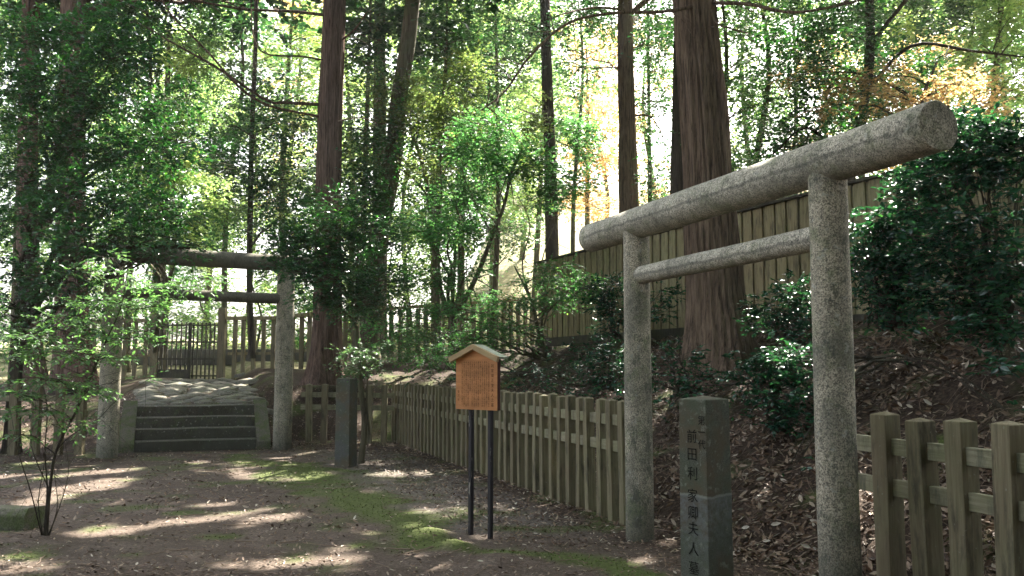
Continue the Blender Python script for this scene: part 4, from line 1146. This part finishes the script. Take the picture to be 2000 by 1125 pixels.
US = [(-20, 33, 'low bright bush behind the left fence at the frame edge'), (90, 36, 'low bright bush between the two left cedars'), (210, 33, 'low pale bush just left of the lattice gate posts'), (320, 38, 'low pale bush in the gap over the lattice gate'),
      (410, 34, 'low yellow-green bush right behind the lattice gate'), (500, 37, 'low bright bush behind the high fence under the far torii beam'), (590, 33, 'low bright bush behind the stepped fence piece'), (690, 38, 'low bright bush behind the fence between cedar and leaning trunk'), (800, 40, 'low pale bush behind the long high fence'), (900, 41, 'low green bush behind the long high fence near the forked maple')]
US += [(30, 46, 'tall pale thicket beyond the left cedars'), (160, 48, 'tall pale thicket behind the left pillar of the far torii'), (290, 47, 'tall pale thicket beyond the left part of the far torii'), (430, 49, 'tall pale thicket beyond the lattice gate'), (550, 47, 'tall pale thicket beyond the right pillar of the far torii'), (670, 49, 'tall pale thicket right of the reddish cedar'), (770, 47, 'tall pale thicket behind the leaning trunk foot'), (860, 50, 'tall pale thicket behind the forked maple')]
for i, (px, Y, lab) in enumerate(US):
    bg_tree(px, Y, 'lf_light' if i % 3 else 'lf_maple', .06, lab, 80 + i, y0=690, y1=(400 if Y > 45 else 500 if i % 2 else 540), n=(12 if Y > 45 else 7), wpx=(85 if Y > 45 else 60), size=(.17 if Y > 45 else .12), dens=3.4, name="bush")
crown_tree("maple_tree", "autumn orange maple glowing behind the end of the near gate's top beam", "tree",
           [at(1800, 520, 17), at(1795, 400, 17), at(1790, 300, 17), at(1800, 200, 17.2), at(1830, 120, 17.4)], [.09, .08, .06, .045, .02],
           [B(1880, 165, 17, 60, 24), B(1930, 210, 16.6, 50, 20, None, .8), B(1800, 215, 17, 60, 22), B(1720, 190, 17.4, 60, 22), B(1660, 165, 17.6, 50, 20, None, .8), B(1620, 210, 17.6, 40, 16, None, .6), B(1740, 150, 17.4, 50, 18, None, .6), B(1560, 150, 18, 40, 18, None, .6)],
           'lf_gold', 3.2, .35, 9, .07, T_RW, 'bark_dark', seed=29, sides=12, rings=20, sub=4, gap=.32, ridge=.004, flare=.2, twr=.003)
# ---- maples
crown_tree("maple_tree", "forked slender maple with fresh green layered leaves behind the notice board", "tree",
           [at(886, 695, 21), at(886, 650, 21), at(884, 622, 21)], [.13, .11, .10],
           [B(940, 300, 20, 80, 30), B(1010, 330, 20, 90, 28), B(1090, 300, 20.5, 80, 26), B(1130, 260, 21, 55, 24), B(900, 380, 20, 70, 24), B(960, 250, 20.5, 80, 24), B(1050, 390, 20, 70, 22), B(880, 460, 19.8, 70, 22),
            B(960, 440, 20, 60, 20), B(830, 430, 20, 60, 20, None, .8), B(1120, 360, 20, 50, 20, None, .7), B(840, 540, 20, 60, 20, None, .8), B(920, 520, 20, 50, 18, None, .6)],
           'lf_maple', 5, .35, 9, .07, T_RW, 'bark', seed=21, sides=16, rings=16, sub=5, flare=.3, ridge=.008, gap=.3, twr=.003,
           olimbs=[([at(884, 625, 21), at(868, 600, 21), at(858, 540, 20.8), at(856, 460, 20.5), at(862, 380, 20.4), at(860, 300, 20)], .06),
                   ([at(884, 625, 21), at(905, 592, 21), at(935, 530, 20.8), at(962, 460, 20.5), at(985, 400, 20.3), at(998, 340, 20), at(1020, 290, 20)], .075),
                   ([at(935, 530, 20.8), at(970, 520, 20.5), at(1010, 470, 20)], .02), ([at(962, 460, 20.5), at(930, 400, 20.2), at(900, 330, 20)], .025)])
crown_tree("maple_tree", "airy olive tinted maple canopy spreading over the upper middle", "tree",
           [at(858, 700, 25), at(850, 500, 25), at(830, 340, 24.5), at(800, 250, 24)], [.10, .08, .06, .04],
           [B(960, 130, 23, 90, 28), B(1050, 170, 23, 90, 26), B(880, 170, 23, 80, 26), B(820, 230, 23, 70, 26), B(1000, 230, 23, 90, 24), B(900, 250, 23, 80, 22), B(780, 180, 23.4, 60, 26, None, .8), B(1110, 110, 23, 60, 24, None, .7), B(850, 320, 23, 70, 22, None, .8), B(700, 300, 23, 40, 30, None, .5)],
           'lf_olive', 5, .4, 9, .08, T_RW, 'bark', seed=22, sides=14, rings=20, sub=5, gap=.32, ridge=.006, twr=.003)
crown_tree("maple_tree", "low many stemmed maple leaning in front of the tall board fence's left end", "tree",
           [at(1073, 705, 19.2), at(1060, 672, 19.2), at(1050, 640, 19.2), at(1042, 600, 19.2), at(1025, 560, 19.3), at(1005, 520, 19.4)], [.055, .05, .045, .035, .03, .02],
           [B(1080, 590, 18.6, 60, 9), B(1120, 545, 18.4, 60, 9), B(1010, 590, 18.8, 70, 10), B(940, 610, 18.6, 60, 10), B(990, 640, 18.4, 70, 9), B(1090, 520, 18.6, 50, 8, None, .8), B(1120, 580, 18.2, 40, 8), B(900, 680, 17.4, 70, 10), B(840, 700, 17.2, 60, 10),
            B(960, 700, 17.4, 50, 8, None, .8), B(850, 655, 18, 60, 9), B(1060, 550, 19, 60, 9), B(930, 570, 19, 60, 9, None, .7), B(760, 640, 19, 60, 10), B(700, 610, 19.4, 50, 9), B(820, 610, 19.4, 60, 9), B(880, 600, 19, 50, 9), B(780, 670, 18.6, 50, 8), B(1000, 665, 18, 60, 8), B(930, 650, 18.2, 60, 8), B(1150, 560, 18, 30, 7, None, .7)],
           'lf_maple', 4.5, .3, 9, .055, T_RW, 'bark', seed=23, sides=12, rings=20, sub=4, gap=.2, ridge=.004, twr=.003, flare=.2, arch=.1,
           olimbs=[([at(1066, 690, 19.2), at(1058, 640, 19), at(1062, 612, 18.8), at(1090, 590, 18.5), at(1112, 565, 18.3)], .035), ([at(1048, 630, 19.2), at(1010, 612, 19), at(985, 600, 18.8)], .025), ([at(1055, 655, 19.2), at(1070, 600, 19.2), at(1058, 520, 19.3), at(1075, 460, 19.4), at(1100, 400, 19.4)], .022),
                   ([at(1042, 600, 19.2), at(1020, 520, 19.4), at(1035, 440, 19.5), at(1010, 380, 19.5)], .022), ([at(1065, 690, 19.2), at(985, 730, 18.2), at(900, 745, 17.6)], .02)])
# ---- slender evergreen beside the far stone post
eb = hit0(704, 905)
crown_tree("evergreen_tree", "slender crooked evergreen beside the distant stone post, dark leaves over the far torii's right end", "tree",
           [(eb[0], eb[1], -.03), at(712, 830, eb[1]), at(703, 740, eb[1]), at(697, 640, eb[1]), at(699, 540, eb[1]), at(700, 440, eb[1]), at(692, 350, eb[1])], [.055, .05, .045, .042, .035, .025, .012],
           [B(560, 470, 14.5, 50, 26), B(600, 500, 14.4, 60, 28), B(560, 530, 14.3, 55, 24), B(640, 540, 14.2, 55, 30), B(620, 450, 14.5, 60, 26), B(690, 500, 14.5, 50, 40), B(690, 590, 14.3, 50, 24), B(730, 450, 14.8, 50, 40, None, .8), B(610, 580, 14.2, 40, 14, None, .6), B(745, 560, 14.6, 45, 40, None, .8), B(650, 400, 14.8, 50, 34, None, .8)],
           'lf_dark', 6.5, .28, 9, .066, T_OV, 'bark', seed=24, sides=12, rings=36, sub=4, gap=.25, ridge=.003, flare=.25, whorl=True)
crown_tree("maple_shrub", "fresh green shrub with feathery layers just behind the distant stone post", "shrub",
           [at(722, 850, 15.4), at(716, 780, 15.4), at(722, 700, 15.4)], [.02, .016, .01],
           [B(700, 690, 15, 45, 10), B(735, 700, 15, 40, 9), B(715, 725, 14.9, 45, 9), B(690, 715, 14.8, 25, 8), B(790, 680, 15.6, 60, 12), B(820, 650, 15.8, 50, 10)],
           'lf_mid', 2.2, .26, 9, .042, T_RW, 'bark', seed=25, sides=8, rings=12, sub=4, gap=.15, ridge=0, flare=.1, twr=.002)
# ---- big dark evergreen at the left
lb = hit0(22, 885)
LY = lb[1]
crown_tree("evergreen_tree", "large dark leaved evergreen with crooked black trunk filling the upper left", "tree",
           [(lb[0], lb[1], -.05), at(28, 760, LY), at(38, 620, LY), at(55, 500, LY), at(88, 420, LY), at(105, 330, LY), at(130, 250, LY), at(158, 170, LY), at(165, 80, LY), at(150, -40, LY)], [.15, .13, .12, .11, .095, .08, .065, .05, .035, .02],
           [B(60, 60, 15.5, 70, 45), B(150, 70, 15.5, 80, 45), B(240, 110, 15.3, 80, 45), B(120, 160, 15, 80, 40), B(220, 200, 15, 90, 40), B(320, 190, 15, 70, 40, None, .8), B(60, 240, 15.4, 70, 40), B(160, 280, 15, 90, 40), B(270, 300, 14.8, 90, 42), B(350, 280, 14.8, 50, 36, None, .7),
            B(60, 340, 15.2, 70, 40), B(160, 380, 14.6, 90, 36), B(270, 400, 14.5, 90, 36), B(60, 430, 15, 70, 36), B(180, 460, 14.2, 100, 26), B(290, 470, 14.3, 90, 22), B(350, 420, 14.6, 50, 34, None, .7), B(40, 520, 15, 60, 32), B(130, 540, 14.6, 60, 30), B(20, 600, 15.2, 50, 30, None, .7),
            B(250, 30, 15.5, 70, 30, None, .6), B(180, 590, 16.4, 50, 24, None, .7), B(110, 640, 16.4, 60, 22, None, .6), B(370, 485, 14.4, 40, 10, None, .8), B(20, 150, 15, 50, 50)],
           'lf_dark', 6, .36, 9, .08, T_RH, 'bark_dark', seed=26, sides=20, rings=60, sub=6, gap=.27, ridge=.01, flare=.3, twr=.004, whorl=True, droop=.3)
# pale fresh leaves hanging in front of it
crown_tree("broadleaf_tree", "pale fresh leaved young tree beside the large dark evergreen, above the far torii", "tree",
           [at(318, 738, 28), at(316, 600, 28), at(318, 450, 27.5), at(325, 250, 26), at(330, 60, 25)], [.16, .13, .11, .09, .06],
           [B(330, 230, 20, 60, 40), B(400, 200, 20.5, 60, 40, None, .8), B(340, 330, 19.5, 60, 40), B(410, 330, 20, 50, 40, None, .7), B(350, 430, 19, 60, 34), B(420, 400, 20, 50, 30, None, .7), B(300, 480, 18.8, 60, 22), B(380, 110, 21, 70, 40, None, .7), B(470, 120, 22, 60, 40, None, .6), B(260, 350, 20, 50, 40, None, .6)],
           'lf_light', 4.5, .4, 9, .09, T_RW, 'bark', seed=27, sides=10, rings=30, sub=5, gap=.3, ridge=.003, droop=.3)
# ---- green sapling in the left foreground
sb = hit0(90, 1046); SY = sb[1]
crown_tree("maple_sapling", "many stemmed sapling with bright green leaf layers in the left foreground", "sapling",
           [(sb[0], sb[1], 0.0), at(97, 960, SY), at(110, 880, SY), at(150, 800, SY), at(178, 735, SY), at(205, 670, SY), at(236, 600, SY), at(250, 520, SY)], [.017, .015, .013, .012, .010, .008, .006, .003],
           [B(60, 660, 8.2, 75, 8), B(20, 690, 8.4, 60, 8), B(120, 690, 8.3, 70, 8), B(190, 640, 8.6, 60, 8), B(230, 590, 8.8, 70, 8), B(280, 600, 9, 60, 8), B(160, 590, 8.8, 50, 7, None, .8), B(250, 660, 8.8, 60, 8), B(200, 700, 8.5, 60, 8), B(90, 740, 8.2, 80, 8), B(30, 770, 8, 50, 8), B(180, 760, 8.4, 60, 8), B(70, 800, 8, 60, 8),
            B(140, 830, 8.2, 50, 8, None, .7), B(250, 740, 8.7, 50, 7, None, .8), B(20, 640, 8.6, 40, 8), B(40, 850, 8, 40, 7, None, .6), B(230, 540, 9, 60, 7, None, .8), B(310, 560, 9.2, 60, 8, None, .8), B(150, 530, 9.1, 50, 7, None, .6), B(290, 645, 9, 40, 7, None, .7), B(120, 625, 8.6, 60, 7),
            B(380, 560, 9.4, 45, 8, None, .8), B(420, 540, 9.6, 45, 7, None, .6), B(350, 590, 9.3, 40, 7, None, .7), B(200, 500, 9.2, 40, 7, None, .5)],
           'lf_fresh', 5, .16, 7, .05, T_OV, 'bark_dark', seed=28, sides=8, rings=40, sub=4, ridge=.0, flare=.2, gap=.18, flute=.02, maxr=.006, twr=.0016, jit=.28, arch=.12, lsides=5, droop=.2,
           olimbs=[([(sb[0] - .02, sb[1], 0), at(92, 960, SY), at(88, 880, SY), at(92, 800, SY), at(80, 740, SY), at(60, 670, SY)], .009), ([(sb[0] + .02, sb[1], 0), at(118, 985, SY), at(134, 920, SY), at(128, 870, SY)], .006), ([(sb[0] + .03, sb[1], 0), at(112, 990, SY - .1), at(108, 940, SY), at(104, 900, SY)], .006),
                   ([(sb[0] - .04, sb[1], 0), at(60, 960, SY - .2), at(35, 880, SY - .3), at(20, 800, SY)], .007), ([(sb[0] - .03, sb[1], 0), at(75, 980, SY), at(86, 900, SY), at(75, 840, SY - .1)], .006), ([at(110, 880, SY), at(140, 850, SY), at(190, 820, SY), at(230, 780, SY), at(300, 735, SY)], .006), ([at(178, 735, SY), at(220, 680, SY), at(290, 650, SY + .2)], .005), ([at(97, 960, SY), at(60, 860, SY), at(90, 780, SY)], .006)])

# ---- glossy shrubs on the bank
def shrub(name, label, base, blobs, leaf, seed, dens=120, size=.085, k=8, tlen=.2, gap=.22, stems=6, tm=T_OV, cat="shrub", jit=.4):
    rg = np.random.default_rng(seed)
    base = np.asarray(base, float)
    root = empty(name, base, 0, label, cat, "evergreen shrubs on the bank")
    mb = MB(); paths, rads = [], []
    for b in blobs:
        c = np.array(b[:3])
        for s_ in range(2):
            e = c + rg.normal(size=3) * np.array(b[3:6]) * .35
            P, rr = limb(rg, base + rg.normal(0, .08, 3) * [1, 1, .2], e, .018, .12, 6); paths.append(P); rads.append(rr)
            for q in range(4):
                j = rg.integers(4, len(P)); e2 = c + norm(rg.normal(size=3)) * np.array(b[3:6]) * .85
                P2, r2 = limb(rg, P[j], e2, rr[j] * .5, .1, 4); paths.append(P2); rads.append(r2)
    mb.tubes(paths, rads, 5, cap=False)
    o = mb.build("stem", M['bark_dark'], root, True, loc=base); o.location = (0, 0, 0)
    cb = MB(); spray(cb, cb, rg, blobs, dens, tlen, k, size, tm, .1, jit, twr=.003, gap=gap, whorl=True, cull=False)
    o = cb.build("foliage", [M[leaf], M['twig']], root, False, True, loc=base); o.location = (0, 0, 0)
    return root
shrub("glossy_shrub", "large dark glossy shrub overhanging the bank at the right edge", at(1960, 640, 9.8),
      [B(1940, 300, 9.6, 80, 55), B(1850, 340, 9.8, 70, 45), B(1900, 420, 9.4, 90, 50), B(1980, 470, 9, 70, 60), B(1830, 480, 9.5, 70, 45), B(1900, 560, 9.1, 80, 45), B(1970, 620, 8.8, 60, 50), B(1880, 630, 9, 55, 30), B(1980, 380, 9.3, 50, 50), B(1970, 710, 8.5, 35, 22), B(1850, 260, 10.2, 50, 30, None, .7), B(1820, 400, 10, 50, 40), B(1930, 520, 9.2, 70, 45), B(1840, 570, 9.5, 60, 40), B(1960, 560, 9, 60, 40), B(1800, 340, 10.3, 60, 40), B(1920, 260, 9.9, 70, 35), B(1990, 300, 9.4, 50, 50), B(1840, 270, 10.6, 50, 28, None, .8)], 'lf_blue', 31, 6, .09, gap=.22)
shrub("glossy_shrub", "sunlit glossy shrub between the near gate's right pillar and the large dark shrub", at(1730, 640, 10.6),
      [B(1770, 390, 10.8, 45, 28), B(1700, 440, 10.6, 50, 35), B(1770, 450, 10.6, 60, 40), B(1710, 520, 10.4, 50, 35), B(1770, 540, 10.4, 60, 35), B(1830, 300, 10.9, 60, 35), B(1900, 250, 11, 60, 30), B(1740, 490, 10.5, 60, 40), B(1730, 580, 10.3, 60, 35), B(1790, 500, 10.4, 50, 40), B(1690, 480, 10.6, 40, 40), B(1740, 630, 10.2, 50, 16, None, .7), B(1700, 590, 10.3, 40, 25), B(1780, 605, 10.2, 50, 20, None, .8), B(1800, 360, 10.8, 40, 26)], 'lf_blue', 32, 6.0, .08, gap=.18)
shrub("glossy_shrub", "bushy glossy shrub left of the near gate's right pillar, against the board fence", at(1540, 660, 12.6),
      [B(1560, 570, 12.5, 45, 26), B(1510, 595, 12.6, 50, 24), B(1570, 620, 12.4, 40, 24), B(1490, 625, 12.8, 35, 18), B(1560, 650, 12.3, 40, 14, None, .7)], 'lf_blue', 33, 7.0, .075, gap=.2)
shrub("glossy_shrub", "low dark shrub on the bank between the inscribed post and the near gate's right pillar", at(1520, 840, 9.9),
      [B(1520, 700, 10.2, 60, 26), B(1570, 720, 10, 40, 30), B(1480, 735, 10.2, 40, 24), B(1530, 770, 9.9, 55, 30), B(1560, 810, 9.7, 35, 24), B(1510, 815, 9.8, 30, 16, None, .7), B(1480, 690, 10.6, 50, 16, None, .8)], 'lf_blue', 34, 7.0, .07, gap=.2)
shrub("glossy_shrub", "sparse pale stemmed shrub at the foot of the massive cedar", at(1340, 770, 12.0),
      [B(1320, 700, 12, 45, 24), B(1370, 730, 11.8, 50, 20, None, .7), B(1300, 740, 12, 40, 18, None, .8), B(1330, 775, 11.7, 60, 12, None, .5), B(1400, 770, 11.5, 40, 14, None, .4), B(1310, 670, 12.3, 30, 16, None, .8)], 'lf_blue', 35, 5.5, .07, gap=.25)
shrub("glossy_shrub", "mid green shrub on the bank left of the near gate's left pillar", at(1190, 760, 13.3),
      [B(1210, 690, 13.3, 45, 22), B(1160, 720, 13.4, 40, 18, None, .8), B(1200, 745, 13, 45, 16, None, .8), B(1130, 750, 13.2, 40, 12, None, .6), B(1080, 720, 14.5, 40, 14, None, .5), B(1240, 720, 13, 20, 30)], 'lf_blue', 36, 6.0, .07, gap=.25)
shrub("glossy_shrub", "overhanging shrub with sunlit tips against the middle of the tall board fence", at(1210, 665, 18.2),
      [B(1190, 560, 18, 45, 20), B(1210, 600, 17.8, 35, 30), B(1170, 590, 18, 30, 20, None, .7), B(1300, 570, 17.2, 30, 18, None, .7), B(1290, 610, 17.2, 26, 18, None, .6), B(1185, 640, 18, 20, 18, None, .7)], 'lf_blue', 37, 6.5, .075, gap=.2)
shrub("glossy_shrub", "leafy seedlings on the bank below the tall board fence's left end", at(1010, 730, 16.4),
      [B(990, 740, 16.2, 40, 10, None, .5), B(1050, 745, 16, 40, 10, None, .5), B(1110, 765, 15, 40, 10, None, .5), B(820, 735, 18.4, 40, 8, None, .4), B(900, 745, 17.5, 40, 8, None, .4)], 'lf_blue', 38, 4.8, .06, gap=.2)

shrub("glossy_shrub", "scattered seedlings on the leafy slope just behind the near picket fence posts", at(1700, 700, 10.2),
      [B(1700, 690, 10.4, 30, 8, None, .6), B(1800, 720, 10, 30, 8, None, .5), B(1290, 800, 10.8, 30, 12, None, .6), B(1440, 800, 10, 30, 12, None, .5), B(1560, 905, 8.6, 22, 14, None, .6), B(1960, 800, 8, 30, 8, None, .4), B(1650, 760, 9.6, 26, 8, None, .4)], 'lf_blue', 39, 2.0, .06, gap=.2)
shrub("glossy_shrub", "low green shrub layer in front of the board fence sill, right of the leaning maple", at(1130, 700, 17),
      [B(1110, 690, 17, 40, 16, None, .7), B(1160, 680, 16.8, 40, 18, None, .7), B(1060, 730, 16.4, 50, 12, None, .6), B(1000, 770, 15, 50, 10, None, .5), B(1140, 780, 13, 50, 9, None, .5)], 'lf_blue', 40, 3.2, .07, gap=.2)
# ------------------------------------------------------------------ leaf litter, twigs, moss tufts (uncountable)
def litter():
    rg = np.random.default_rng(77)
    n = 210000
    Y = 3.5 + 19 * rg.random(n) ** 1.25; X = rg.uniform(-1, 1, n) * (Y * .62 + 1.0)
    d = (X - FA[0]) * FN[0] + (Y - FA[1]) * FN[1]
    onbank = sstep(-.3, .35, d)
    pth = 1 - onbank
    cl = fbm2(X, Y, 1.1, 3, 31); cl2 = fbm2(X, Y, 4.0, 2, 33)
    near = 1 - sstep(6.2, 7.4, Y + X * .12)
    strip = sstep(-2.0, -.9, d)
    w = onbank * .85 + pth * (.24 + .7 * np.clip((cl - .42) * 5, 0, 1) * np.clip((cl2 - .3) * 3, 0, 1) + .6 * near + .6 * strip)
    w *= 1 - .75 * np.clip(mossw(X, Y) * 2, 0, 1)
    su, sv = stair_uv(X, Y)
    w = np.where((sv > 1) & (np.abs(su) < SW / 2), .25, np.where(Y > 18.3, .8, w)) * .62
    w *= np.where(onbank > .5, .45 + .9 * sstep(.38, .55, fbm2(X, Y, 1.7, 3, 41)), 1)
    keep = (rg.random(n) < w) & ~((np.abs(su) < SW / 2 + .3) & (sv > -.1) & (sv < 1.3))
    X, Y, d = X[keep], Y[keep], d[keep]; n = len(X)
    Z = zf(X, Y)
    e = .03
    gx = (zf(X + e, Y) - Z) / e; gy = (zf(X, Y + e) - Z) / e
    N = norm(np.stack([-gx, -gy, np.ones(n)], 1))
    ob = (d > .2)
    N = N + rg.normal(0, 1, (n, 3)) * np.where(ob, .6, .28)[:, None]; N = norm(N); N[:, 2] = np.abs(N[:, 2]); 
    P = np.stack([X, Y, Z + rg.uniform(.004, .03, n) + np.where(ob, .03 * rg.random(n), 0)], 1)
    a = rg.uniform(0, 2 * np.pi, n); D = np.stack([np.cos(a), np.sin(a), rg.normal(0, .15, n)], 1)
    D = norm(D - N * (D * N).sum(1)[:, None])
    S = rg.uniform(.018, .085, n) ** 1.0 * (1 - .25 * (Y < 9) * (d < 0)) * np.where(ob, 1.3, .9)
    T = (np.array([(0, 0, 0), (.25, .15, .05), (.62, .17, .07), (1, 0, .10), (.62, -.17, .08), (.25, -.15, .04), (.45, 0, -.01)], float), T_OV[1])
    mb = MB(); rnd = np.clip(rg.beta(1.3, 2.2, n), 0, 1)
    add_leaves(mb, P, D, N, S, T, rnd, cull=False)
    n_ = NT("dry_leaf"); r = n_.n("Attribute", attribute_name="rnd").outputs["Fac"]
    c = n_.ramp(r, [(0, (.045, .028, .018)), (.25, (.11, .065, .038)), (.5, (.20, .135, .085)), (.75, (.33, .27, .20)), (.93, (.46, .42, .35)), (1, (.35, .36, .14))])
    n_.princ(c, .6, .35)
    tag(mb.build("leaf_litter", n_.m, None, False, True), "fallen dry brown and grey leaves scattered over path and bank", "fallen leaves", kind="stuff")
    # twigs
    n = 3200
    Y = 5.5 + 15 * rg.random(n) ** 1.1; X = rg.uniform(-1, 1, n) * (Y * .6)
    d = (X - FA[0]) * FN[0] + (Y - FA[1]) * FN[1]
    k = (rg.random(n) < np.where(d > .3, 1, .12)) & (Y < 20) & (d < 5); X, Y, d = X[k], Y[k], d[k]
    mb = MB(); ps, rs = [], []
    for x, y, dd in zip(X, Y, d):
        L = rg.uniform(.12, .5); a = rg.uniform(0, 6.28); ln = []
        for t in np.linspace(-.5, .5, 5):
            xx = x + math.cos(a) * L * t + rg.normal(0, .012); yy = y + math.sin(a) * L * t + rg.normal(0, .012); ln.append((xx, yy))
        ln = np.array(ln); z = zf(ln[:, 0], ln[:, 1]) + .012 + (rg.uniform(0, .08) if dd > .3 else 0) * np.sin(np.linspace(0, 3.1, 5))
        ps.append(np.column_stack([ln, z])); rs.append(np.linspace(.004, .0015, 5) * rg.uniform(.6, 1.6))
    mb.tubes(ps, rs, 4, cap=False)
    n2 = NT("dry_twig"); n2.princ((.20, .15, .11), .8, .2)
    tag(mb.build("twig_litter", n2.m), "thin dry twigs lying among the fallen leaves", "twigs", kind="stuff")
    # moss tufts
    n = 30000
    Y = rg.uniform(6.8, 17, n); X = rg.uniform(-5.5, 2.2, n)
    w = np.clip((mossw(X, Y) - .12 + (fbm2(X, Y, 2.2, 4, 11) - .47) * 2.6) * 2.0, 0, 1)
    k = rg.random(n) < w; X, Y = X[k], Y[k]; n = len(X); Z = zf(X, Y)
    P = np.stack([X, Y, Z - .003], 1); D = norm(rg.normal(size=(n, 3)) * [.6, .6, .2] + [0, 0, 1]); Nn = norm(rg.normal(size=(n, 3)) * [1, 1, .1])
    mb = MB(); add_leaves(mb, P, D, Nn, rg.uniform(.008, .02, n), T_RW, rg.random(n), cull=False)
    n3 = NT("moss_tuft"); r = n3.n("Attribute", attribute_name="rnd").outputs["Fac"]
    n3.princ(n3.ramp(r, [(0, (.05, .065, .02)), (1, (.14, .18, .055))]), .9, .1)
    tag(mb.build("moss", n3.m, None, False, True), "soft green moss cushions along the edge of the path", "moss", kind="stuff")
litter()

# unseen woods added behind, right of and above the viewpoint to cut sky light
def shade_woods_behind():
    rg = np.random.default_rng(9); mb = MB(); bl = []; ps = []; rs = []
    for x, y in ((-6, -7), (-1.5, -6), (3.5, -5), (8, -2), (10, 3), (11.5, 8), (6, -9), (-11, -10), (0, -11), (-14, -3)):
        z0 = zg(x, y)
        ps.append(np.array([(x, y, z0 - .2), (x + .1, y, z0 + 4), (x - .1, y, z0 + 9), (x, y, z0 + 14)])); rs.append(np.array([.3, .25, .18, .05]))
        for k in range(16):
            a = rg.uniform(0, 6.28); q = 2.6 * math.sqrt(rg.random())
            bl.append((x + math.cos(a) * q, y + math.sin(a) * q, z0 + rg.uniform(2.0, 13), 1.5, 1.5, .9))
    for k in range(80):  # extra canopy over the viewpoint, added to darken light from above
        bl.append((rg.uniform(-6, 8), rg.uniform(-6, 5.5), rg.uniform(8.5, 13), 1.6, 1.6, .8))
    mb.tubes(ps, rs, 10, mi=1)
    spray(mb, None, rg, bl, 3.0, .8, 9, .2, T_RW, .15, .35, cull=False)
    tag(mb.build("added_shade_woods", [M['lf_dark'], M['bark']], None, False, True), "unseen dense wood added around the viewpoint to block sky light", "woods", kind="stuff")
shade_woods_behind()

hz = MB(); hz.box((-75, -20, -1.5), (75, 95, 34))
hm = NT("air_haze"); hv = hm.n("VolumePrincipled", {"Color": (.95, .97, 1, 1), "Density": .0006, "Anisotropy": .35}); hm.t.links.new(hv.outputs[0], hm.out.inputs[1])
tag(hz.build("haze", hm.m), "thin sunlit haze between the trees", "haze", kind="stuff")
